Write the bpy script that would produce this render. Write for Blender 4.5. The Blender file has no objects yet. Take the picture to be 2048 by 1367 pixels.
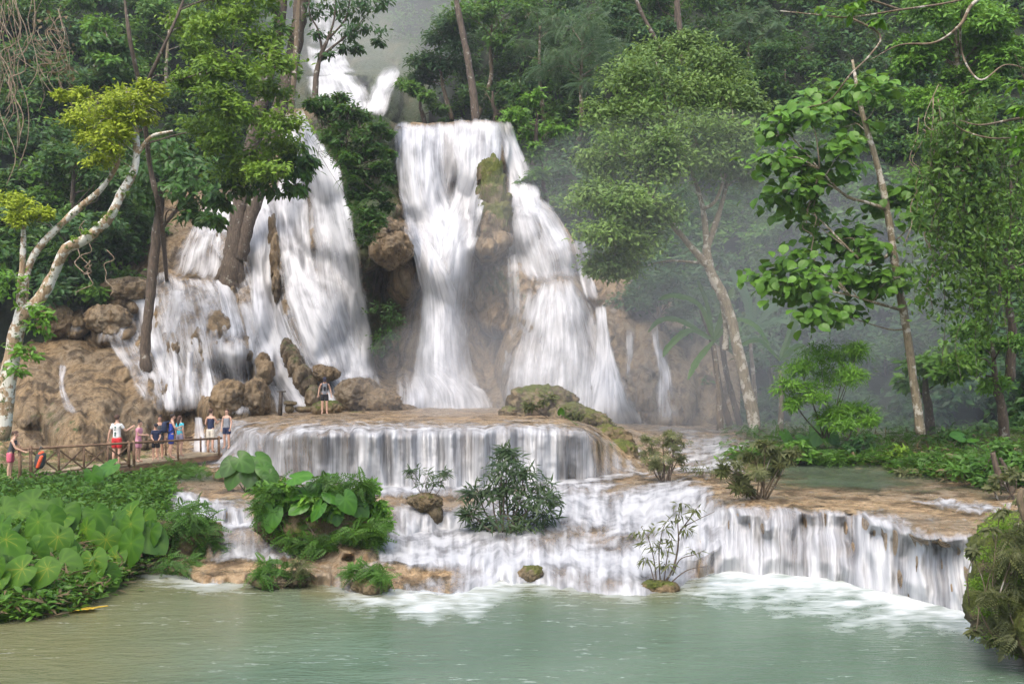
import bpy, math, random
import numpy as np
from mathutils import Vector, Matrix

# ------------------------------------------------------------------ camera, sky, sun, exposure
SC = bpy.context.scene
COL = SC.collection
F, CX, CY, HOR, CAMZ = 2000.0, 1024.0, 683.5, 760.0, 4.6
TH = math.atan((HOR - CY) / F)
cam_data = bpy.data.cameras.new("camera")
cam = bpy.data.objects.new("camera", cam_data)
COL.objects.link(cam)
cam.location = (0, 0, CAMZ)
cam.rotation_euler = (math.pi / 2 + TH, 0, 0)
cam_data.sensor_width = 36.0
cam_data.lens = 36.0 * F / 2048.0
cam_data.clip_start = 0.1
cam_data.clip_end = 2000
SC.camera = cam

SUN_EL, SUN_ROT = math.radians(58), math.radians(200)
world = bpy.data.worlds.new("World")
SC.world = world
world.use_nodes = True
wn = world.node_tree.nodes
wl = world.node_tree.links
wn.clear()
sky = wn.new("ShaderNodeTexSky")
sky.sky_type = 'NISHITA'
sky.sun_disc = False
sky.sun_elevation = SUN_EL
sky.sun_rotation = SUN_ROT
sky.air_density = 1.0
sky.dust_density = 4.0
sky.ozone_density = 0.6
bg = wn.new("ShaderNodeBackground")
bg.inputs['Strength'].default_value = 0.15
wo = wn.new("ShaderNodeOutputWorld")
wl.new(sky.outputs[0], bg.inputs[0])
wl.new(bg.outputs[0], wo.inputs[0])

sd = bpy.data.lights.new("sun", 'SUN')
sd.energy = 1.0
sd.angle = math.radians(60)
sd.color = (1.0, 0.965, 0.91)
sun = bpy.data.objects.new("sun", sd)
COL.objects.link(sun)
# direction towards the sun: the sky's rotation 0 is +Y, turning clockwise seen from above
_s = Vector((math.sin(SUN_ROT) * math.cos(SUN_EL), math.cos(SUN_ROT) * math.cos(SUN_EL), math.sin(SUN_EL)))
sun.rotation_euler = _s.to_track_quat('Z', 'Y').to_euler()
SC.view_settings.view_transform = 'Standard'
SC.view_settings.look = 'None'
SC.view_settings.exposure = 1.4
SC.view_settings.gamma = 1.0
SC.render.engine = 'CYCLES'
cy = SC.cycles
cy.use_denoising = True
cy.max_bounces = 6
cy.diffuse_bounces = 3
cy.glossy_bounces = 2
cy.transmission_bounces = 3
cy.transparent_max_bounces = 24
cy.volume_bounces = 1
cy.use_adaptive_sampling = True
cy.adaptive_threshold = 0.015
cy.caustics_reflective = False
cy.caustics_refractive = False

# ------------------------------------------------------------------ helpers
RNG = np.random.default_rng(7)
UPV = np.array([0, -math.sin(TH), math.cos(TH)])
FWD = np.array([0, math.cos(TH), math.sin(TH)])
RGT = np.array([1.0, 0, 0])


def rays(px, py):
    px = np.asarray(px, float)
    py = np.asarray(py, float)
    a = (px - CX) / F
    b = (CY - py) / F
    a, b = np.broadcast_arrays(a, b)
    return FWD + a[..., None] * RGT + b[..., None] * UPV


def at(px, py, Y):
    """the world point seen at photo pixel (px, py) whose distance along +Y is Y"""
    d = rays(px, py)
    t = np.asarray(Y, float) / d[..., 1]
    return d * t[..., None] + np.array([0, 0, CAMZ])


def atz(px, py, z):
    """the world point seen at photo pixel (px, py) at height z"""
    d = rays(px, py)
    t = (np.asarray(z, float) - CAMZ) / d[..., 2]
    return d * t[..., None] + np.array([0, 0, CAMZ])


def _hash(ix, iy, iz):
    h = (ix.astype(np.int64) * 374761393 + iy.astype(np.int64) * 668265263 + iz.astype(np.int64) * 1274126177) & 0xffffffff
    h = ((h ^ (h >> 13)) * 1103515245) & 0xffffffff
    h = ((h ^ (h >> 16)) * 69069 + 12345) & 0xffffffff
    return ((h >> 8) & 0xffff) / 65535.0


def vnoise(p):
    p = np.asarray(p, float)
    i = np.floor(p).astype(np.int64)
    f = p - i
    f = f * f * (3 - 2 * f)
    r = 0
    for dx in (0, 1):
        wx = f[..., 0] if dx else 1 - f[..., 0]
        for dy in (0, 1):
            wy = f[..., 1] if dy else 1 - f[..., 1]
            for dz in (0, 1):
                wz = f[..., 2] if dz else 1 - f[..., 2]
                r = r + wx * wy * wz * _hash(i[..., 0] + dx, i[..., 1] + dy, i[..., 2] + dz)
    return r


def fbm(p, octv=4):
    """fractal noise, about -1..1"""
    p = np.asarray(p, float)
    s, a, t = 0, 1.0, 0
    for k in range(octv):
        s = s + a * (vnoise(p * (2 ** k) + 17.3 * k) * 2 - 1)
        t += a
        a *= 0.5
    return s / t * 1.5


def p3(x, y, z=0):
    x, y, z = np.broadcast_arrays(np.asarray(x, float), np.asarray(y, float), np.asarray(z, float))
    return np.stack([x, y, z], -1)


def sstep(a, b, x):
    t = np.clip((x - a) / (b - a), 0, 1)
    return t * t * (3 - 2 * t)


def gsmooth(arr, sig, axis):
    if sig <= 0:
        return arr
    r = int(3 * sig + 1)
    k = np.exp(-0.5 * (np.arange(-r, r + 1) / sig) ** 2)
    k /= k.sum()
    pad = [(0, 0)] * arr.ndim
    pad[axis] = (r, r)
    q = np.pad(arr, pad, mode='edge')
    return np.apply_along_axis(lambda m: np.convolve(m, k, 'valid'), axis, q)


def tag(o, label=None, cat=None, group=None, kind=None):
    if label:
        o['label'] = label
    if cat:
        o['category'] = cat
    if group:
        o['group'] = group
    if kind:
        o['kind'] = kind
    return o


def empty(name, loc, rz=0.0):
    o = bpy.data.objects.new(name, None)
    COL.objects.link(o)
    o.empty_display_size = 0.2
    o.location = [float(v) for v in loc]
    o.rotation_euler = (0, 0, rz)
    return o


def link_mesh(name, me, mat, parent=None, world_space=True):
    o = bpy.data.objects.new(name, me)
    COL.objects.link(o)
    for m in (mat if isinstance(mat, (list, tuple)) else [mat]):
        if m is not None:
            me.materials.append(m)
    if parent is not None:
        o.parent = parent
        if world_space:
            o.matrix_parent_inverse = Matrix.LocRotScale(parent.location, parent.rotation_euler, None).inverted()
    return o


def np_mesh(name, V, Fc, attrs=None, uv=None, smooth=True, mat_idx=None):
    """mesh from numpy verts and one or more face arrays (k corners each)"""
    V = np.asarray(V, np.float32).reshape(-1, 3)
    if not isinstance(Fc, (list, tuple)):
        Fc = [Fc]
    Fc = [np.asarray(f, np.int32) for f in Fc if len(f)]
    loops = np.concatenate([f.ravel() for f in Fc])
    counts = np.concatenate([np.full(len(f), f.shape[1], np.int32) for f in Fc])
    starts = np.concatenate([[0], np.cumsum(counts)[:-1]]).astype(np.int32)
    me = bpy.data.meshes.new(name)
    me.vertices.add(len(V))
    me.vertices.foreach_set("co", V.ravel())
    me.loops.add(len(loops))
    me.loops.foreach_set("vertex_index", loops)
    me.polygons.add(len(counts))
    me.polygons.foreach_set("loop_start", starts)
    me.polygons.foreach_set("use_smooth", np.full(len(counts), bool(smooth)))
    if mat_idx is not None:
        me.polygons.foreach_set("material_index", np.asarray(mat_idx, np.int32))
    if uv is not None:
        l = me.uv_layers.new(name="UVMap")
        l.data.foreach_set("uv", np.asarray(uv, np.float32).reshape(-1, 2)[loops].ravel())
    for k, v in (attrs or {}).items():
        a = me.attributes.new(k, 'FLOAT', 'POINT')
        a.data.foreach_set("value", np.asarray(v, np.float32).ravel())
    me.update(calc_edges=True)
    me.validate()
    return me


def grid_faces(nv, nu, flip=False):
    i = np.arange(nv * nu).reshape(nv, nu)
    f = np.stack([i[:-1, :-1], i[:-1, 1:], i[1:, 1:], i[1:, :-1]], -1).reshape(-1, 4)
    return f[:, ::-1] if flip else f


class MB:
    """collects shapes and links them as one mesh"""

    def __init__(self):
        self.v, self.f3, self.f4, self.n = [], [], [], 0
        self.tint = []

    def add(self, V, Fc, tint=0.5):
        V = np.asarray(V, float).reshape(-1, 3)
        Fc = np.asarray(Fc, int)
        if len(Fc):
            (self.f3 if Fc.shape[1] == 3 else self.f4).append(Fc + self.n)
        self.v.append(V)
        self.tint.append(np.broadcast_to(np.asarray(tint, float), (len(V),)))
        self.n += len(V)

    def box(self, c, half, rot=None):
        s = np.array([[x, y, z] for x in (-1, 1) for y in (-1, 1) for z in (-1, 1)], float) * np.asarray(half)
        if rot is not None:
            s = s @ np.asarray(rot).T
        self.add(s + np.asarray(c), [[0, 1, 3, 2], [4, 6, 7, 5], [0, 4, 5, 1], [2, 3, 7, 6], [0, 2, 6, 4], [1, 5, 7, 3]])

    def bar(self, a, b, w, h):
        """square bar from a to b"""
        a, b = np.asarray(a, float), np.asarray(b, float)
        d = b - a
        L = np.linalg.norm(d)
        d = d / L
        up = np.array([0, 0, 1.0]) if abs(d[2]) < 0.95 else np.array([0, 1.0, 0])
        s = np.cross(d, up)
        s /= np.linalg.norm(s)
        u = np.cross(s, d)
        self.box((a + b) / 2, (w / 2, L / 2, h / 2), np.stack([s, d, u], 1))

    def tube(self, pts, rad, n=8, wob=0.0, caps=True):
        pts = np.asarray(pts, float)
        rad = np.broadcast_to(np.asarray(rad, float), (len(pts),))
        tg = np.gradient(pts, axis=0)
        tg /= np.linalg.norm(tg, axis=1)[:, None] + 1e-9
        ref = np.array([0.31, 0.9, 0.12])
        s = np.cross(tg, ref)
        s /= np.linalg.norm(s, axis=1)[:, None] + 1e-9
        u = np.cross(s, tg)
        ang = np.linspace(0, 2 * np.pi, n, endpoint=False)
        R = rad[:, None] * np.ones(n)
        if wob:
            q = pts[:, None, :] + rad[:, None, None] * (np.cos(ang)[None, :, None] * s[:, None, :] + np.sin(ang)[None, :, None] * u[:, None, :])
            R = R * (1 + wob * fbm(q * 2.2, 3))
        V = pts[:, None, :] + R[..., None] * (np.cos(ang)[None, :, None] * s[:, None, :] + np.sin(ang)[None, :, None] * u[:, None, :])
        m = len(pts)
        i = np.arange(m * n).reshape(m, n)
        j = np.roll(i, -1, axis=1)
        f = np.stack([i[:-1], j[:-1], j[1:], i[1:]], -1).reshape(-1, 4)
        self.add(V.reshape(-1, 3), f)
        if caps:
            k0 = self.n
            self.add(np.array([pts[0], pts[-1]]), np.zeros((0, 3), int))
            b = k0 - m * n
            t0 = np.stack([np.full(n, k0), b + j[0], b + i[0]], -1)
            t1 = np.stack([np.full(n, k0 + 1), b + i[-1], b + j[-1]], -1)
            self.f3.append(np.concatenate([t0, t1]))

    def build(self, name, mat, parent=None, smooth=True):
        V = np.concatenate(self.v)
        fs = []
        if self.f3:
            fs.append(np.concatenate(self.f3))
        if self.f4:
            fs.append(np.concatenate(self.f4))
        me = np_mesh(name, V, fs, attrs={'tint': np.concatenate(self.tint)}, smooth=smooth)
        return link_mesh(name, me, mat, parent)


def spline(pts, n):
    """Catmull-Rom through rows of pts, n samples"""
    P = np.asarray(pts, float)
    if len(P) == 2:
        t = np.linspace(0, 1, n)[:, None]
        return P[0] * (1 - t) + P[1] * t
    P = np.vstack([2 * P[0] - P[1], P, 2 * P[-1] - P[-2]])
    m = len(P) - 3
    u = np.linspace(0, m, n)
    i = np.minimum(u.astype(int), m - 1)
    t = (u - i)[:, None]
    a, b, c, d = P[i], P[i + 1], P[i + 2], P[i + 3]
    return 0.5 * ((2 * b) + (c - a) * t + (2 * a - 5 * b + 4 * c - d) * t ** 2 + (3 * b - a - 3 * c + d) * t ** 3)


# ------------------------------------------------------------------ materials
class NT:
    def __init__(self, name):
        self.m = bpy.data.materials.new(name)
        self.m.use_nodes = True
        self.t = self.m.node_tree
        self.t.nodes.clear()
        self.out = self.t.nodes.new("ShaderNodeOutputMaterial")

    def n(self, typ, **kw):
        o = self.t.nodes.new(typ)
        ins = kw.pop('ins', {})
        for k, v in kw.items():
            setattr(o, k, v)
        for k, v in ins.items():
            self.set(o.inputs[k], v)
        return o

    def set(self, sock, v):
        if hasattr(v, 'is_output') or isinstance(v, bpy.types.NodeSocket):
            self.t.links.new(v, sock)
        elif isinstance(v, (tuple, list)) and len(v) == 3 and sock.type == 'RGBA':
            sock.default_value = (*v, 1)
        else:
            sock.default_value = v

    def math(self, op, a, b=0.5, c=None, clamp=False):
        o = self.n("ShaderNodeMath", operation=op, use_clamp=clamp)
        self.set(o.inputs[0], a)
        self.set(o.inputs[1], b)
        if c is not None:
            self.set(o.inputs[2], c)
        return o.outputs[0]

    def noise(self, vec, scale, detail=4, rough=0.55, dist=0.0):
        o = self.n("ShaderNodeTexNoise", ins={'Scale': scale, 'Detail': detail, 'Roughness': rough, 'Distortion': dist})
        self.set(o.inputs['Vector'], vec)
        return o.outputs['Fac']

    def ramp(self, fac, lo, hi, a=0.0, b=1.0):
        o = self.n("ShaderNodeMapRange", interpolation_type='SMOOTHSTEP', clamp=True)
        self.set(o.inputs[0], fac)
        o.inputs[1].default_value = lo
        o.inputs[2].default_value = hi
        o.inputs[3].default_value = a
        o.inputs[4].default_value = b
        return o.outputs[0]

    def mix(self, fac, a, b):
        o = self.n("ShaderNodeMix", data_type='RGBA')
        self.set(o.inputs[0], fac)
        self.set(o.inputs[6], a)
        self.set(o.inputs[7], b)
        return o.outputs[2]

    def attr(self, name):
        return self.n("ShaderNodeAttribute", attribute_name=name).outputs['Fac']

    def pos(self):
        return self.n("ShaderNodeNewGeometry").outputs['Position']

    def scl(self, vec, s):
        o = self.n("ShaderNodeVectorMath", operation='MULTIPLY')
        self.set(o.inputs[0], vec)
        o.inputs[1].default_value = s
        return o.outputs[0]

    def bump(self, h, strength, dist):
        o = self.n("ShaderNodeBump", ins={'Strength': strength, 'Distance': dist})
        self.set(o.inputs['Height'], h)
        return o.outputs[0]

    def pbr(self, **ins):
        return self.n("ShaderNodeBsdfPrincipled", ins={k.replace('_', ' '): v for k, v in ins.items()})

    def done(self, sh):
        self.t.links.new(sh, self.out.inputs[0])
        return self.m


def rock_mat(name, tan, brown, grey, mossc, moss_bias=0.0, wet=0.45):
    t = NT(name)
    p = t.pos()
    n1 = t.noise(p, 0.35, 5)
    n2 = t.noise(p, 2.2, 6, 0.65)
    st = t.noise(t.scl(p, (3.2, 3.2, 0.22)), 1.0, 6, 0.65)      # vertical mineral staining
    fine = t.noise(p, 9.0, 6, 0.72)
    wets = t.noise(t.scl(p, (1.1, 1.1, 0.22)), 1.0, 4, 0.6, 0.6)
    c = t.mix(t.ramp(n1, 0.38, 0.62), tan, grey)
    c = t.mix(t.ramp(st, 0.42, 0.66), c, brown)
    c = t.mix(t.ramp(fine, 0.45, 0.75, 0, 0.55), c, tuple(v * 0.45 for v in brown))
    c = t.mix(t.ramp(wets, 0.48, 0.62, 0, 0.85), c, tuple(v * 0.30 for v in brown))
    at_ = t.attr('moss')
    mm = t.math('ADD', t.math('MULTIPLY', t.math('SUBTRACT', n2, 0.5), 1.6), t.math('ADD', at_, moss_bias))
    mfac = t.ramp(mm, 0.42, 0.62)
    mc = t.mix(t.ramp(fine, 0.35, 0.65), mossc, tuple(v * 2.0 for v in mossc))
    mc = t.mix(t.ramp(n1, 0.45, 0.65, 0, 0.6), mc, (0.10, 0.085, 0.03))
    c = t.mix(mfac, c, mc)
    rr = t.ramp(n2, 0.3, 0.7, wet - 0.15, wet + 0.3)
    h = t.math('ADD', t.math('MULTIPLY', n2, 0.6), t.math('ADD', t.math('MULTIPLY', fine, 0.24), t.math('MULTIPLY', st, 1.1)))
    b = t.bump(h, 1.0, 0.22)
    s = t.pbr(Base_Color=c, Roughness=rr, Normal=b)
    s.inputs['Specular IOR Level'].default_value = 0.3
    return t.done(s.outputs[0])


M = {}
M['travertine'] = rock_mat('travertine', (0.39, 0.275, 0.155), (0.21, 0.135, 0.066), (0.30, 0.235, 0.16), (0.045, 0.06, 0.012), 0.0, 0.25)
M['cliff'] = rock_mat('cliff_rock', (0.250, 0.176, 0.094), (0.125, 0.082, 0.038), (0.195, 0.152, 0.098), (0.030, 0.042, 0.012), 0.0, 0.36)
M['moss_rock'] = rock_mat('mossy_rock', (0.22, 0.16, 0.085), (0.09, 0.065, 0.03), (0.16, 0.13, 0.08), (0.055, 0.065, 0.012), 0.22, 0.7)


def fall_mat(name, fu=26.0, fv=0.35):
    """silky falling water: white veil broken into streaks that run along the flow (UV v)"""
    t = NT(name)
    uv = t.n("ShaderNodeUVMap").outputs[0]
    wob = t.n("ShaderNodeTexNoise", noise_dimensions='2D', ins={'Scale': 1.4, 'Detail': 3.0})
    t.set(wob.inputs['Vector'], uv)
    off = t.n("ShaderNodeVectorMath", operation='MULTIPLY_ADD')
    t.set(off.inputs[0], wob.outputs['Color'])
    off.inputs[1].default_value = (0.035, 0.0, 0)
    t.set(off.inputs[2], uv)
    uvw = off.outputs[0]
    n1 = t.noise(t.scl(uvw, (fu * 0.35, fv * 0.45, 1)), 1.0, 3, 0.5)
    n2 = t.noise(t.scl(uvw, (fu * 1.3, fv * 0.5, 1)), 1.0, 3, 0.55)
    n3 = t.noise(t.scl(uvw, (fu * 0.13, fv * 1.3, 1)), 1.0, 3, 0.5)
    n = t.math('ADD', t.math('MULTIPLY', n1, 0.32), t.math('ADD', t.math('MULTIPLY', n2, 0.20), t.math('MULTIPLY', n3, 0.48)))
    cov = t.attr('cov')
    a = t.math('ADD', t.math('MULTIPLY_ADD', cov, 1.25, -0.20), t.math('MULTIPLY', t.math('SUBTRACT', n, 0.5), 2.5))
    a = t.math('MULTIPLY', t.math('MAXIMUM', t.math('MINIMUM', a, 0.97), 0.0), t.ramp(cov, 0.02, 0.2))
    col = t.mix(t.ramp(n, 0.32, 0.64), (0.36, 0.365, 0.385), (0.70, 0.70, 0.705))
    b = t.bump(t.math('ADD', n1, t.math('MULTIPLY', n2, 0.3)), 0.30, 0.10)
    s = t.pbr(Base_Color=col, Roughness=0.65, Normal=b)
    s.inputs['Specular IOR Level'].default_value = 0.25
    tl = t.n("ShaderNodeBsdfTranslucent", ins={'Color': (0.75, 0.76, 0.78)})
    m1 = t.n("ShaderNodeMixShader", ins={0: 0.25})
    t.t.links.new(s.outputs[0], m1.inputs[1])
    t.t.links.new(tl.outputs[0], m1.inputs[2])
    tr = t.n("ShaderNodeBsdfTransparent")
    mx = t.n("ShaderNodeMixShader")
    t.set(mx.inputs[0], a)
    t.t.links.new(tr.outputs[0], mx.inputs[1])
    t.t.links.new(m1.outputs[0], mx.inputs[2])
    return t.done(mx.outputs[0])


M['fall'] = fall_mat('falling_water')


def rapid_mat():
    """thin water running over the terraces: milky green in the pools (cov < 0), white where it breaks (cov > 0)"""
    t = NT('running_water')
    uv = t.n("ShaderNodeUVMap").outputs[0]
    wob = t.n("ShaderNodeTexNoise", noise_dimensions='2D', ins={'Scale': 2.0, 'Detail': 3.0})
    t.set(wob.inputs['Vector'], uv)
    off = t.n("ShaderNodeVectorMath", operation='MULTIPLY_ADD')
    t.set(off.inputs[0], wob.outputs['Color'])
    off.inputs[1].default_value = (0.05, 0.4, 0)
    t.set(off.inputs[2], uv)
    uvw = off.outputs[0]
    n1 = t.noise(t.scl(uvw, (7.0, 0.35, 1)), 1.0, 3, 0.55)
    n2 = t.noise(t.scl(uvw, (30.0, 0.3, 1)), 1.0, 3, 0.6)
    n3 = t.noise(t.scl(uvw, (2.4, 1.1, 1)), 1.0, 4, 0.55)
    n4 = t.noise(t.scl(uvw, (2.6, 0.2, 1)), 1.0, 2, 0.5)
    stp = t.attr('steep')
    nflat = t.math('ADD', t.math('MULTIPLY', n3, 0.65), t.math('MULTIPLY', n1, 0.35))
    nfall = t.math('ADD', t.math('MULTIPLY', n1, 0.30), t.math('ADD', t.math('MULTIPLY', n2, 0.28), t.math('MULTIPLY', n4, 0.42)))
    n = t.math('ADD', t.math('MULTIPLY', nfall, stp), t.math('MULTIPLY', nflat, t.math('SUBTRACT', 1.0, stp)))
    cov = t.attr('cov')
    pc = t.math('MAXIMUM', cov, 0.0)
    a = t.math('ADD', t.math('MULTIPLY_ADD', pc, 1.25, -0.24), t.math('MULTIPLY', t.math('SUBTRACT', n, 0.5), 2.4))
    a = t.math('MULTIPLY', t.math('MAXIMUM', t.math('MINIMUM', a, 0.98), 0.0), t.ramp(pc, 0.02, 0.2))
    pool = t.math('MULTIPLY', t.ramp(t.math('MULTIPLY', cov, -1.0), 0.0, 0.9), 0.85)
    al = t.math('MAXIMUM', a, pool)
    white = t.mix(t.ramp(n, 0.33, 0.66), (0.19, 0.195, 0.205), (0.43, 0.435, 0.44))
    col = t.mix(t.ramp(a, 0.0, 0.35), (0.075, 0.10, 0.066), white)
    b = t.bump(n, 0.5, 0.08)
    s = t.pbr(Base_Color=col, Roughness=t.ramp(a, 0.0, 0.5, 0.18, 0.6), Normal=b)
    tr = t.n("ShaderNodeBsdfTransparent")
    mx = t.n("ShaderNodeMixShader")
    t.set(mx.inputs[0], al)
    t.t.links.new(tr.outputs[0], mx.inputs[1])
    t.t.links.new(s.outputs[0], mx.inputs[2])
    return t.done(mx.outputs[0])


M['rapid'] = rapid_mat()


def pool_mat():
    t = NT('pool_water')
    p = t.pos()
    w = t.noise(t.scl(p, (0.5, 1.2, 1)), 1.0, 3, 0.5)
    d1 = t.noise(t.scl(p, (0.16, 0.30, 1)), 1.0, 4, 0.55, 0.8)
    mud = t.attr('mud')
    c = t.mix(t.ramp(d1, 0.35, 0.65), (0.070, 0.113, 0.074), (0.098, 0.146, 0.100))
    c = t.mix(mud, c, (0.135, 0.125, 0.058))
    foam = t.attr('cov')
    f1 = t.noise(t.scl(p, (0.7, 1.7, 1)), 1.0, 6, 0.62, 1.6)
    f2 = t.noise(t.scl(p, (3.2, 7.5, 1)), 1.0, 4, 0.6, 0.6)
    fn = t.math('ADD', t.math('MULTIPLY', f1, 0.7), t.math('MULTIPLY', f2, 0.3))
    a = t.math('ADD', t.math('MULTIPLY_ADD', foam, 1.3, -0.3), t.math('MULTIPLY', t.math('SUBTRACT', fn, 0.5), 2.6))
    a = t.math('MULTIPLY', t.math('MAXIMUM', t.math('MINIMUM', a, 0.96), 0.0), t.ramp(foam, 0.02, 0.25))
    # faint drifting flecks of foam over the whole pool
    fk = t.noise(t.scl(p, (2.0, 9.0, 1)), 1.0, 5, 0.7, 0.4)
    fk2 = t.noise(t.scl(p, (0.35, 0.8, 1)), 1.0, 3)
    fl = t.math('MULTIPLY', t.ramp(fk, 0.55, 0.75, 0, 0.55), t.ramp(fk2, 0.40, 0.65))
    a = t.math('MAXIMUM', a, fl)
    c = t.mix(a, c, (0.50, 0.53, 0.52))
    rip = t.math('ADD', t.noise(t.scl(p, (1.2, 3.4, 1)), 1.0, 4, 0.6, 0.5), t.math('MULTIPLY', t.noise(t.scl(p, (5.0, 14.0, 1)), 1.0, 3), 0.35))
    b = t.bump(rip, 0.42, 0.12)
    s = t.pbr(Base_Color=c, Roughness=t.ramp(a, 0, 0.6, 0.22, 0.6), Normal=b)
    return t.done(s.outputs[0])


M['pool'] = pool_mat()


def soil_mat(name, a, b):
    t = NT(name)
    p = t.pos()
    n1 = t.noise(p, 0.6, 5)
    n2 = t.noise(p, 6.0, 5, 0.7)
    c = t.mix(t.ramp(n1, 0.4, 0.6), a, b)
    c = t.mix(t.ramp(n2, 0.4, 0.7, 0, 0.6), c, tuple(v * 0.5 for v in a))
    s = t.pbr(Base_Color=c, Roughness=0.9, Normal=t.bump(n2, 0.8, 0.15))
    return t.done(s.outputs[0])


M['soil'] = soil_mat('forest_soil', (0.020, 0.026, 0.011), (0.014, 0.028, 0.009))
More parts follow.
